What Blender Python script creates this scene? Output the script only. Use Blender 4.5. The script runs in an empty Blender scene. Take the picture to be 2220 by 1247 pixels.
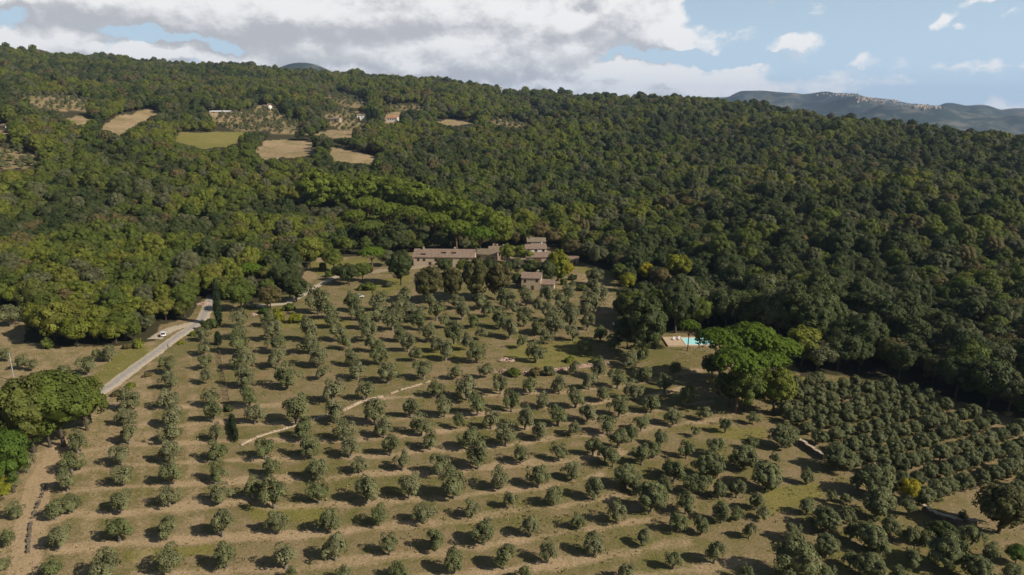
import bpy, bmesh, math, random
import numpy as np
from mathutils import Vector, Matrix

# ------------------------------------------------------------------ camera, sky, sun, exposure
SC = bpy.context.scene
COL = SC.collection
CAMH, PITCH, FPX, CX, CY = 75.0, math.radians(14.0), 1500.0, 1110.0, 623.5
SUN_AZ, SUN_EL = math.radians(115.0), math.radians(36.0)      # from +Y clockwise
cam_d = bpy.data.cameras.new('camera')
cam_d.sensor_width = 36.0
cam_d.lens = FPX / 2220.0 * 36.0
cam_d.clip_start = 1.0
cam_d.clip_end = 40000.0
cam = bpy.data.objects.new('camera', cam_d)
COL.objects.link(cam)
cam.location = (0, 0, CAMH)
cam.rotation_euler = (math.pi / 2 - PITCH, 0, 0)
SC.camera = cam
SC.view_settings.view_transform = 'Standard'
SC.view_settings.look = 'None'
SC.view_settings.exposure = 0.14
SC.view_settings.gamma = 1.0
SC.cycles.use_denoising = True
SC.cycles.max_bounces = 6
SC.cycles.diffuse_bounces = 3
SC.cycles.transmission_bounces = 3
SC.cycles.volume_bounces = 1
SC.cycles.transparent_max_bounces = 4

sun_d = bpy.data.lights.new('sun', 'SUN')
sun_d.energy = 5.0
sun_d.angle = math.radians(0.5)
sun_d.color = (1.0, 0.92, 0.81)
sun = bpy.data.objects.new('sun', sun_d)
COL.objects.link(sun)
sd = Vector((math.sin(SUN_AZ) * math.cos(SUN_EL), math.cos(SUN_AZ) * math.cos(SUN_EL), math.sin(SUN_EL)))
sun.rotation_euler = sd.to_track_quat('Z', 'Y').to_euler()
sun.location = (200, -100, 300)

cp, sp = math.cos(PITCH), math.sin(PITCH)


def pxdir(x, y):
    a, b = (x - CX) / FPX, (CY - y) / FPX
    return (a, b * sp + cp, b * cp - sp)


def px_azel(x, y):
    d = pxdir(x, y)
    return math.atan2(d[0], d[1]), math.atan2(d[2], math.hypot(d[0], d[1]))


def project(P):
    """world points (N,3) -> pixel x, y, depth"""
    P = np.asarray(P, float)
    X, Y, Z = P[..., 0], P[..., 1], P[..., 2] - CAMH
    dep = Y * cp - Z * sp
    up = Y * sp + Z * cp
    dd = np.where(np.abs(dep) < 1e-3, 1e-3, dep)
    return CX + FPX * X / dd, CY - FPX * up / dd, dep


# ------------------------------------------------------------------ node helpers
class NB:
    def __init__(s, nt):
        s.nt = nt
        s.n = nt.nodes
        s.l = nt.links

    def node(s, t, **kw):
        n = s.n.new(t)
        for k, v in kw.items():
            setattr(n, k, v)
        return n

    def put(s, sock, v):
        if hasattr(v, 'links') or isinstance(v, bpy.types.NodeSocket):
            s.l.new(v, sock)
        else:
            sock.default_value = v

    def m(s, op, a, b=None, c=None, clamp=False):
        n = s.node('ShaderNodeMath', operation=op, use_clamp=clamp)
        s.put(n.inputs[0], a)
        if b is not None:
            s.put(n.inputs[1], b)
        if c is not None:
            s.put(n.inputs[2], c)
        return n.outputs[0]

    def v(s, op, a, b=None):
        n = s.node('ShaderNodeVectorMath', operation=op)
        s.put(n.inputs[0], a)
        if b is not None:
            s.put(n.inputs[1], b)
        return n.outputs['Value'] if op in ('LENGTH', 'DOT_PRODUCT') else n.outputs[0]

    def mix(s, f, a, b, blend='MIX'):
        n = s.node('ShaderNodeMix', data_type='RGBA', blend_type=blend)
        s.put(n.inputs[0], f)
        s.put(n.inputs[6], a)
        s.put(n.inputs[7], b)
        return n.outputs[2]

    def noise(s, vec, scale, detail=4, rough=0.55, col=False, dist=0.0):
        n = s.node('ShaderNodeTexNoise')
        if vec is not None:
            s.put(n.inputs['Vector'], vec)
        n.inputs['Scale'].default_value = scale
        n.inputs['Detail'].default_value = detail
        n.inputs['Roughness'].default_value = rough
        n.inputs['Distortion'].default_value = dist
        return n.outputs['Color' if col else 0]

    def ss(s, x, lo, hi):
        n = s.node('ShaderNodeMapRange', interpolation_type='SMOOTHSTEP')
        s.put(n.inputs[0], x)
        s.put(n.inputs[1], lo)
        s.put(n.inputs[2], hi)
        n.inputs[3].default_value = 0
        n.inputs[4].default_value = 1
        return n.outputs[0]

    def lin(s, x, lo, hi, a, b):
        n = s.node('ShaderNodeMapRange')
        s.put(n.inputs[0], x)
        for i, v in enumerate((lo, hi, a, b)):
            n.inputs[i + 1].default_value = v
        return n.outputs[0]


# ------------------------------------------------------------------ world: Nishita sky + clouds laid out on the sky sphere
world = bpy.data.worlds.new('World')
SC.world = world
world.use_nodes = True
wn = world.node_tree
wn.nodes.clear()
CLOUDS = [  # centre and radii given as photo positions, turned into azimuth/elevation on the sky, weight
    (150, -20, 900, 62, 1.25), (700, 10, 950, 105, 1.5), (1230, 30, 330, 100, 1.4), (900, -110, 1300, 100, 1.3),
    (1440, 75, 130, 38, 1.0), (980, 110, 520, 85, 1.25), (640, 95, 230, 70, 1.0),
    (60, 92, 150, 42, 1.2), (160, 82, 70, 34, 1.1), (330, 104, 90, 26, 1.0), (420, 110, 70, 34, 1.0), (520, 120, 120, 40, .9), (1200, 185, 600, 42, .9), (-300, 60, 300, 90, 1.1),
    (1460, 172, 190, 36, 1.1), (1605, 158, 58, 34, .9), (1350, 150, 150, 42, .9), (760, 150, 200, 40, .9),
    (1722, 101, 52, 23, .8), (2043, 48, 26, 18, .7), (1872, 139, 32, 8, .35), (2085, 66, 20, 8, .35), (1850, 186, 160, 10, .15),
    (2160, 230, 60, 15, .45), (2160, 145, 110, 6, .15), (2196, 28, 40, 8, .3), (2140, 2, 30, 5, .3), (2650, 120, 180, 60, 1.0),
]
HOLES = [(330, 66, 110, 16, .8), (440, 76, 60, 14, .7), (498, 96, 34, 26, .7), (12, 24, 40, 30, .7), (1258, 12, 40, 30, .6), (1560, 20, 90, 60, 1.0), (1500, 122, 230, 17, .9)]


def cloud_group():
    g = bpy.data.node_groups.new('cloud_density', 'ShaderNodeTree')
    g.interface.new_socket('P', in_out='INPUT', socket_type='NodeSocketVector')
    g.interface.new_socket('D', in_out='OUTPUT', socket_type='NodeSocketFloat')
    b = NB(g)
    gi, go = b.node('NodeGroupInput'), b.node('NodeGroupOutput')
    P = gi.outputs[0]
    w = b.noise(P, 9.0, 3, .55, True)
    w = b.v('SUBTRACT', w, (0.5, 0.5, 0.5))
    w = b.v('MULTIPLY', w, (0.10, 0.06, 0.0))
    w2 = b.v('MULTIPLY', b.v('SUBTRACT', b.noise(P, 34.0, 4, .6, True), (0.5, 0.5, 0.5)), (0.035, 0.028, 0.0))
    w = b.v('ADD', w, w2)
    PW = b.v('ADD', P, w)

    def blob(c):
        az, el = px_azel(c[0], c[1])
        x = b.v('SUBTRACT', PW, (az, el, 0))
        x = b.v('MULTIPLY', x, (FPX / c[2], FPX / c[3], 0))
        x = b.v('LENGTH', x)
        return b.m('MULTIPLY', b.m('SUBTRACT', 1.0, x), c[4])
    F = None
    for c in CLOUDS:
        f = blob(c)
        if F is None:
            F = f
        else:
            n = b.node('ShaderNodeMath', operation='SMOOTH_MAX')
            b.put(n.inputs[0], F); b.put(n.inputs[1], f); n.inputs[2].default_value = .08
            F = n.outputs[0]
    for c in HOLES:
        f = b.m('MAXIMUM', blob(c), 0.0)
        F = b.m('SUBTRACT', F, b.m('MULTIPLY', f, 1.6))
    st = b.v('MULTIPLY', P, (1.0, 1.7, 1.0))
    n1 = b.m('SUBTRACT', b.noise(st, 8.0, 6, .55), .5)
    n2 = b.m('SUBTRACT', b.noise(st, 30.0, 8, .66), .5)
    D = b.m('ADD', b.m('MINIMUM', F, 1.15), b.m('ADD', b.m('MULTIPLY', n1, 1.3), b.m('MULTIPLY', n2, .95)))
    b.put(go.inputs[0], D)
    return g


CG = cloud_group()
b = NB(wn)
geo = b.node('ShaderNodeTexCoord')
sep = b.node('ShaderNodeSeparateXYZ')
b.put(sep.inputs[0], geo.outputs['Generated'])
az = b.m('ARCTAN2', sep.outputs[0], sep.outputs[1])
el = b.m('ARCSINE', sep.outputs[2])
cmb = b.node('ShaderNodeCombineXYZ')
b.put(cmb.inputs[0], az)
b.put(cmb.inputs[1], el)
P = cmb.outputs[0]
g1 = b.node('ShaderNodeGroup', node_tree=CG)
b.put(g1.inputs[0], P)
g2 = b.node('ShaderNodeGroup', node_tree=CG)
b.put(g2.inputs[0], b.v('ADD', P, (0.016, 0.020, 0.0)))
D1, D2 = g1.outputs[0], g2.outputs[0]
g3 = b.node('ShaderNodeGroup', node_tree=CG)
b.put(g3.inputs[0], b.v('ADD', P, (0.012, 0.05, 0.0)))
D3 = g3.outputs[0]
mask = b.ss(D1, -0.06, 0.34)
rel = b.m('SUBTRACT', D1, D2)
shade = b.m('ADD', b.m('MULTIPLY', rel, 1.5), b.m('MULTIPLY', b.m('MAXIMUM', b.m('MINIMUM', b.m('SUBTRACT', D1, D3), .6), -.35), .9))
shade = b.m('ADD', shade, b.lin(D1, .05, 1.3, .74, .36))
shade = b.ss(b.m('ADD', b.m('MULTIPLY', shade, .8), .16), -.15, 1.1)
ccol = b.mix(shade, (8.7, 8.7, 9.0, 1), (16.2, 16.0, 15.7, 1))
sky = b.node('ShaderNodeTexSky', sky_type='NISHITA')
sky.sun_disc = False
sky.sun_elevation = SUN_EL
sky.sun_rotation = SUN_AZ
sky.altitude = 300
sky.air_density = 1.0
sky.dust_density = 1.2
sky.ozone_density = 1.0
wcol = b.mix(b.m('MULTIPLY', mask, .97), b.mix(b.lin(b.m('ABSOLUTE', el), 0.06, .40, .80, .0), sky.outputs[0], (10.6, 13.8, 16.6, 1)), ccol)
bg = b.node('ShaderNodeBackground')
b.put(bg.inputs[0], wcol)
bg.inputs[1].default_value = 0.055
wo = b.node('ShaderNodeOutputWorld')
b.put(wo.inputs[0], bg.outputs[0])

# ------------------------------------------------------------------ terrain
TREE_H = 15.0


def vnoise(x, y, s, seed=0):
    """smooth value noise, 0..1"""
    x = np.asarray(x, float) / s + 1000.0
    y = np.asarray(y, float) / s + 1000.0
    xi, yi = np.floor(x).astype(np.int64), np.floor(y).astype(np.int64)
    fx, fy = x - xi, y - yi
    fx, fy = fx * fx * (3 - 2 * fx), fy * fy * (3 - 2 * fy)

    def h(a, c):
        n = (a * 374761393 + c * 668265263 + seed * 974634777) & 0x7fffffff
        n = ((n ^ (n >> 13)) * 1274126177) & 0x7fffffff
        n = n ^ (n >> 16)
        return (n & 0xffff) / 65535.0
    return (h(xi, yi) * (1 - fx) + h(xi + 1, yi) * fx) * (1 - fy) + (h(xi, yi + 1) * (1 - fx) + h(xi + 1, yi + 1) * fx) * fy


SKX = [-700, 0, 200, 400, 560, 720, 900, 1000, 1100, 1250, 1400, 1540, 1700, 1900, 2050, 2220, 2900]
SKY_ = [98, 101, 119, 134, 143, 154, 167, 177, 191, 204, 207, 214, 235, 259, 272, 291, 330]
RDX, RD = [-700, 0, 700, 1100, 1540, 2220, 2900], [2000, 2000, 1900, 1650, 1300, 900, 800]
R0X, R0 = [-700, 0, 450, 700, 1150, 1350, 1700, 2220, 2900], [330, 330, 350, 375, 400, 350, 260, 215, 215]
FHX = [1300, 1530, 1600, 1700, 1780, 1800, 1820, 1850, 1880, 1930, 1990, 2040, 2090, 2160, 2220, 2500, 2900]
FHY = [216, 211, 208, 211, 209, 207, 204, 205, 211, 217, 225, 230, 238, 243, 236, 240, 235]


def terrain(x, y):
    x = np.asarray(x, float)
    y = np.asarray(y, float)
    r = np.hypot(x, y) + 1e-6
    th = np.arctan2(x, y)
    thc = np.clip(th, -0.86, 0.86)
    xc = CX + FPX * np.tan(thc) / cp
    S = np.interp(xc, SKX, SKY_)
    R = np.interp(xc, RDX, RD)
    r0 = np.interp(xc, R0X, R0)
    a, bb = (xc - CX) / FPX, (CY - S) / FPX
    tel = (bb * cp - sp) / np.hypot(a, bb * sp + cp)
    zr = CAMH + R * tel - TREE_H
    t = (r - r0) / (R - r0)
    tc = np.clip(t, 0, 1)
    A = 0.16
    g = np.where(tc < A, tc * tc / (2 * A), tc - A / 2) / (1 - A / 2)
    z = zr * g
    n = (vnoise(x, y, 210, 3) - .5) * 30 + (vnoise(x, y, 90, 5) - .5) * 9
    z = z + n * np.clip(4 * tc * (1 - tc), 0, 1)
    z = z - np.where(t > 1, np.minimum((r - R) * 0.10 + (1 - np.exp(-(r - R) / 60)) * 4, zr + 40), 0)
    # far hills on the right, blue hill on the left, valley between
    fy = np.interp(xc, FHX, FHY) + 1 + (vnoise(thc * 1000, thc * 0, 22, 90) - .5) * 7
    bb = (CY - fy) / FPX
    tel = (bb * cp - sp) / np.hypot(a, bb * sp + cp)
    RF = 8200.0
    zf = CAMH + RF * tel + 40
    tt = np.clip((r - 4300) / (RF - 4300), 0, 1)
    fall = np.clip((r - RF) / 3000, 0, 1)
    wside = np.clip((thc - 0.10) / 0.12, 0, 1)
    rough = (vnoise(x, y, 520, 11) - .5) * 210 + (vnoise(x, y, 210, 12) - .5) * 90
    z = z + wside * (zf * (tt ** 0.9) * (1 - fall) + rough * np.clip(4 * tt * (1 - tt), 0, 1) * (r < RF))
    baz, bel = px_azel(655, 136)
    bx_, by_ = 5200 * math.sin(baz), 5200 * math.cos(baz)
    bh = CAMH + 5200 * math.tan(bel) + 40
    z = z + bh * np.exp(-(((x - bx_) ** 2 + (y - by_) ** 2) / (2 * 380.0 ** 2)))
    return z


def terr1(x, y):
    return float(terrain(np.array([x]), np.array([y]))[0])


def ground_hit(x, y):
    """where the view through photo position (x, y) meets the ground"""
    d = pxdir(x, y)
    ts = np.concatenate([np.arange(60, 2600, 4.0), np.arange(2600, 12000, 40.0)])
    X, Y, Z = d[0] * ts, d[1] * ts, CAMH + d[2] * ts
    k = np.where(Z < terrain(X, Y))[0]
    if len(k) == 0:
        return None
    lo, hi = ts[max(k[0] - 1, 0)], ts[k[0]]
    for _ in range(18):
        m = (lo + hi) / 2
        if CAMH + d[2] * m < terr1(d[0] * m, d[1] * m):
            hi = m
        else:
            lo = m
    return Vector((d[0] * hi, d[1] * hi, CAMH + d[2] * hi))


def place(x, y, wpx, W, zc):
    """ground point + scale of a tree of model width W, crown centre zc, seen at (x, y) wpx wide"""
    d = pxdir(x, y)
    g = ground_hit(x, y)
    t = g.y / d[1]
    s = wpx * t / FPX / W
    for _ in range(14):
        X, Y = d[0] * t, d[1] * t
        zg = terr1(X, Y)
        s = wpx * t / FPX / W
        dzdt = d[2] - (terr1(X * 1.01, Y * 1.01) - zg) / (t * 0.01)
        err = CAMH + d[2] * t - (zg + zc * s)
        t -= 0.8 * err / (dzdt - zc * wpx / FPX / W)
    X, Y = d[0] * t, d[1] * t
    return Vector((X, Y, terr1(X, Y))), s, t


def in_poly(px, py, poly):
    px, py = np.asarray(px, float), np.asarray(py, float)
    c = np.zeros(px.shape, bool)
    n = len(poly)
    for i in range(n):
        x1, y1 = poly[i]
        x2, y2 = poly[(i + 1) % n]
        if y1 == y2:
            continue
        k = ((y1 > py) != (y2 > py)) & (px < (x2 - x1) * (py - y1) / (y2 - y1) + x1)
        c ^= k
    return c


def polyline_dist(X, Y, pts):
    d = np.full(X.shape, 1e9)
    for (ax, ay), (bx, by) in zip(pts[:-1], pts[1:]):
        vx, vy = bx - ax, by - ay
        L = vx * vx + vy * vy + 1e-9
        t = np.clip(((X - ax) * vx + (Y - ay) * vy) / L, 0, 1)
        d = np.minimum(d, np.hypot(X - ax - t * vx, Y - ay - t * vy))
    return d


# ------------------------------------------------------------------ olive rows read off the photograph: (x, y of crown centre, crown width) per row, lowest row first
ROWS = [
    [(1137, 1242, 36), (1356, 1236, 46), (1460, 1215, 38), (1550, 1197, 48), (1656, 1110, 32)],
    [(630, 1243, 32), (745, 1243, 40), (864, 1234, 46), (985, 1218, 50), (1093, 1206, 54), (1187, 1195, 50), (1289, 1178, 52), (1396, 1165, 38)],
    [(114, 1228, 50), (228, 1222, 75), (367, 1212, 58), (487, 1205, 54), (618, 1202, 60), (726, 1187, 56), (844, 1180, 46), (944, 1168, 50), (1050, 1150, 60), (1150, 1140, 46), (1253, 1128, 36), (1337, 1110, 46)],
    [(126, 1162, 54), (256, 1147, 54), (360, 1143, 52), (480, 1134, 56), (600, 1132, 46), (713, 1127, 54), (822, 1118, 42), (918, 1108, 50), (1022, 1100, 42), (1108, 1084, 34), (1201, 1075, 42), (1289, 1060, 44)],
    [(118, 1103, 44), (156, 1090, 40), (259, 1086, 50), (365, 1075, 45), (475, 1065, 48), (552, 1055, 50), (592, 1070, 60), (690, 1066, 48), (795, 1060, 58), (886, 1052, 52), (984, 1045, 66), (1083, 1037, 44), (1168, 1032, 46), (1241, 1018, 42)],
    [(143, 1040, 46), (264, 1031, 42), (368, 1027, 46), (471, 1022, 42), (587, 1011, 42), (688, 1015, 48), (779, 1006, 36), (872, 999, 38), (955, 1005, 46), (1037, 987, 52), (1129, 983, 38), (1213, 977, 40), (1286, 968, 36)],
    [(152, 1000, 46), (261, 985, 44), (369, 980, 44), (468, 975, 44), (574, 972, 42), (670, 966, 48), (757, 965, 48), (846, 965, 40), (933, 953, 38), (1019, 949, 46), (1097, 941, 46), (1171, 934, 36), (1246, 927, 32), (1318, 919, 40), (1390, 915, 34), (1459, 901, 36), (1528, 895, 28)],
    [(165, 955, 48), (277, 938, 42), (371, 938, 42), (467, 937, 34), (658, 930, 44), (745, 932, 42), (832, 926, 40), (912, 917, 44), (994, 913, 30), (1065, 905, 42), (1139, 904, 46), (1209, 897, 44), (1274, 892, 40), (1343, 879, 42), (1413, 873, 36), (1487, 858, 38)],
    [(273, 900, 38), (375, 903, 42), (460, 893, 38), (551, 897, 38), (640, 888, 56), (726, 890, 46), (812, 893, 46), (890, 884, 36), (964, 881, 38), (1035, 875, 42), (1109, 870, 38), (1177, 866, 32), (1248, 862, 38), (1308, 853, 30), (1374, 843, 38), (1441, 832, 34)],
    [(277, 865, 42), (363, 862, 40), (456, 860, 38), (539, 860, 40), (720, 845, 48), (793, 842, 42), (944, 840, 34), (1012, 838, 48), (1085, 834, 34), (1149, 833, 32), (1213, 833, 34), (1278, 824, 34), (1340, 817, 42), (1397, 808, 34), (1463, 798, 26)],
    [(367, 823, 36), (446, 815, 30), (529, 815, 42), (620, 812, 50), (697, 806, 30), (775, 802, 34), (840, 805, 42), (918, 800, 38), (988, 806, 28), (1053, 803, 30), (1244, 796, 26), (1297, 795, 42), (1365, 785, 26)],
    [(365, 792, 32), (446, 783, 30), (527, 777, 42), (598, 774, 40), (688, 770, 42), (761, 774, 32), (823, 768, 38), (900, 766, 30), (966, 758, 38), (1032, 762, 40), (1161, 762, 38), (1270, 750, 30), (1364, 774, 32), (1392, 770, 30)],
    [(444, 752, 30), (518, 742, 40), (598, 742, 40), (670, 742, 42), (747, 740, 30), (809, 744, 32), (884, 742, 34), (946, 744, 30), (1010, 742, 30), (1131, 740, 26), (1332, 738, 32), (1384, 744, 22)],
    [(438, 722, 28), (520, 716, 32), (590, 714, 40), (668, 714, 42), (733, 718, 36), (799, 718, 38), (866, 722, 30), (926, 718, 38), (984, 722, 38), (1044, 720, 28), (1105, 710, 38), (1185, 728, 28), (1243, 718, 34), (1302, 720, 32)],
    [(520, 690, 34), (582, 690, 30), (721, 692, 32), (789, 694, 32), (850, 694, 36), (908, 694, 34), (966, 694, 30), (1026, 694, 28), (1085, 688, 38), (1137, 686, 34), (1165, 706, 32), (1205, 698, 44), (1236, 688, 36), (1274, 696, 32)],
    [(711, 668, 38), (773, 674, 34), (822, 674, 38), (860, 666, 34), (892, 672, 42), (946, 672, 36), (1002, 674, 32), (1060, 670, 30), (1115, 666, 28), (1165, 660, 28), (1189, 675, 34), (1240, 674, 32)],
    [(689, 650, 50), (765, 654, 34), (820, 650, 40), (874, 650, 42), (932, 650, 32), (988, 650, 32), (1040, 650, 34), (1097, 646, 40), (1141, 642, 34), (1189, 637, 36), (1217, 653, 34), (1232, 630, 32), (1290, 645, 52), (1272, 660, 36)],
]
# large dark olives growing together right of centre, low down
BIGOL = [(1358, 1032, 56), (1413, 1080, 66), (1470, 1130, 52), (1520, 1140, 42), (1565, 1112, 50), (1600, 1112, 38), (1488, 1090, 54), (1463, 1020, 54),
         (1538, 1010, 66), (1520, 1050, 50), (1598, 1060, 44), (1618, 1243, 46), (1341, 950, 48), (1370, 940, 38), (1433, 948, 42), (1489, 974, 44), (1551, 968, 50),
         (1312, 982, 40), (1330, 990, 50), (1392, 985, 50), (1418, 975, 40), (1450, 1012, 40), (1613, 993, 58), (1509, 936, 26), (1573, 922, 36), (1633, 905, 32), (1629, 960, 32),
         (1712, 901, 30), (1700, 943, 60), (1681, 993, 32), (1664, 1032, 68), (1751, 1032, 40), (1751, 1097, 44), (1804, 1077, 30), (1835, 1079, 28), (1818, 990, 66),
         (1902, 1043, 74), (1902, 1094, 70), (1972, 1097, 46), (1793, 1125, 60), (1838, 1116, 46), (1718, 1150, 48), (1720, 1216, 92), (1794, 1180, 56), (1888, 1164, 62), (1912, 1182, 46),
         (1974, 1158, 46), (1886, 1228, 62), (2056, 1200, 80), (1980, 1212, 50), (2120, 1236, 58), (2010, 1165, 40), (2112, 1158, 50), (2150, 1196, 44), (1846, 1148, 50), (1930, 1142, 50), (1845, 1208, 48), (1950, 1244, 52), (1790, 1243, 52), (2195, 1240, 50), (2090, 1160, 40), (1700, 1243, 40), (1760, 1130, 34), (1860, 1040, 50), (2085, 1120, 34), (1625, 1150, 40), (1500, 1050, 48), (1440, 1050, 44), (1560, 1060, 44), (1380, 1050, 44), (1640, 1085, 46)]
LEFTOL = [(58, 1005, 44), (27, 1045, 42), (30, 1104, 46), (16, 1165, 40), (6, 1222, 36), (186, 908, 34),
          (46, 785, 36), (10, 768, 34), (236, 766, 38), (188, 790, 48), (138, 803, 34), (20, 682, 54), (70, 790, 30), (212, 768, 30)]

# ------------------------------------------------------------------ ground cover regions (photo outlines of real ground areas)
OPEN = [(-400, 655), (60, 672), (52, 742), (150, 752), (240, 752), (335, 738), (345, 705), (410, 690), (438, 650), (462, 640), (480, 655), (560, 658), (600, 640), (650, 640), (655, 600), (680, 560),
        (760, 556), (880, 547), (1050, 549), (1060, 536), (1205, 536), (1250, 566), (1330, 590), (1345, 640), (1345, 700), (1420, 760), (1440, 722), (1600, 722), (1710, 765), (1730, 800),
        (1735, 818), (1780, 812), (1920, 820), (2060, 864), (2220, 914), (2900, 1030), (2900, 1900), (-900, 1900)]
FIELDS = {
    'tan1': [(212, 280), (250, 252), (325, 236), (352, 244), (310, 266), (255, 300)],
    'green': [(368, 302), (392, 288), (538, 285), (512, 320), (440, 324), (405, 314)],
    'tan2': [(552, 330), (568, 308), (605, 302), (684, 309), (690, 336), (640, 344), (570, 345)],
    'tan3': [(704, 320), (745, 322), (830, 342), (812, 358), (718, 350)],
    'tan4': [(655, 293), (720, 281), (770, 276), (770, 300), (735, 300)],
    'pale1': [(30, 207), (150, 206), (205, 222), (190, 240), (90, 240)],
    'pale2': [(445, 262), (500, 246), (560, 236), (616, 236), (625, 262), (560, 288), (512, 284)],
    'pale3': [(690, 248), (740, 236), (800, 262), (792, 280), (742, 286)],
    'pale4': [(1040, 262), (1110, 258), (1160, 272), (1110, 280)],
    'pale5': [(-40, 315), (55, 326), (95, 345), (60, 368), (-40, 372)],
    'pale7': [(690, 208), (740, 202), (800, 222), (780, 236), (735, 226)],
    'pale8': [(812, 226), (905, 228), (930, 240), (860, 240)],
    'pale9': [(560, 270), (640, 262), (668, 278), (640, 290), (590, 292)],
    'tan5': [(925, 262), (985, 258), (1045, 268), (985, 276)],
    'tan6': [(120, 262), (170, 252), (210, 262), (165, 276)],
    'pale6': [(895, 400), (925, 400), (920, 412), (890, 412)],
}
HCLEAR = [(-10, 262, 24, 288), (556, 220, 596, 240), (446, 234, 508, 254), (764, 242, 806, 266), (828, 242, 872, 270), (1146, 227, 1170, 240), (1080, 192, 1092, 203), (710, 250, 745, 270), (985, 562, 1000, 566)]
LUSH = [[(530, 1096), (560, 1090), (705, 1096), (692, 1136), (600, 1130), (550, 1130)], [(270, 1195), (460, 1180), (460, 1200), (280, 1222)],
        [(200, 820), (260, 760), (320, 748), (340, 752), (235, 838)], [(590, 690), (760, 690), (770, 712), (600, 712)], [(790, 620), (880, 590), (895, 600), (850, 640), (800, 640)],
        [(1100, 745), (1280, 730), (1300, 780), (1180, 800), (1090, 780)], [(1725, 1180), (1770, 1180), (1765, 1205), (1730, 1205)], [(900, 745), (1000, 740), (1010, 780), (900, 780)],
        [(1500, 915), (1660, 935), (1640, 965), (1560, 950)], [(1660, 1060), (1770, 1045), (1790, 1075), (1640, 1130)],
        [(1680, 810), (1760, 812), (1760, 832), (1690, 835)], [(1250, 575), (1340, 590), (1335, 605), (1250, 590)], [(660, 570), (800, 560), (790, 600), (690, 600)],
        [(1560, 930), (1660, 925), (1665, 950), (1590, 955)]]
DIRT = [[(-100, 955), (150, 955), (120, 1010), (95, 1247), (-100, 1247)], [(180, 870), (330, 800), (330, 960), (150, 1000)], [(1300, 640), (1340, 640), (1340, 680), (1300, 680)],
        [(-100, 700), (60, 700), (330, 745), (200, 800), (120, 830), (-100, 810)], [(640, 600), (690, 560), (760, 552), (740, 580), (690, 600), (650, 640)],
        [(1200, 585), (1330, 605), (1330, 640), (1200, 625)]]


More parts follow.
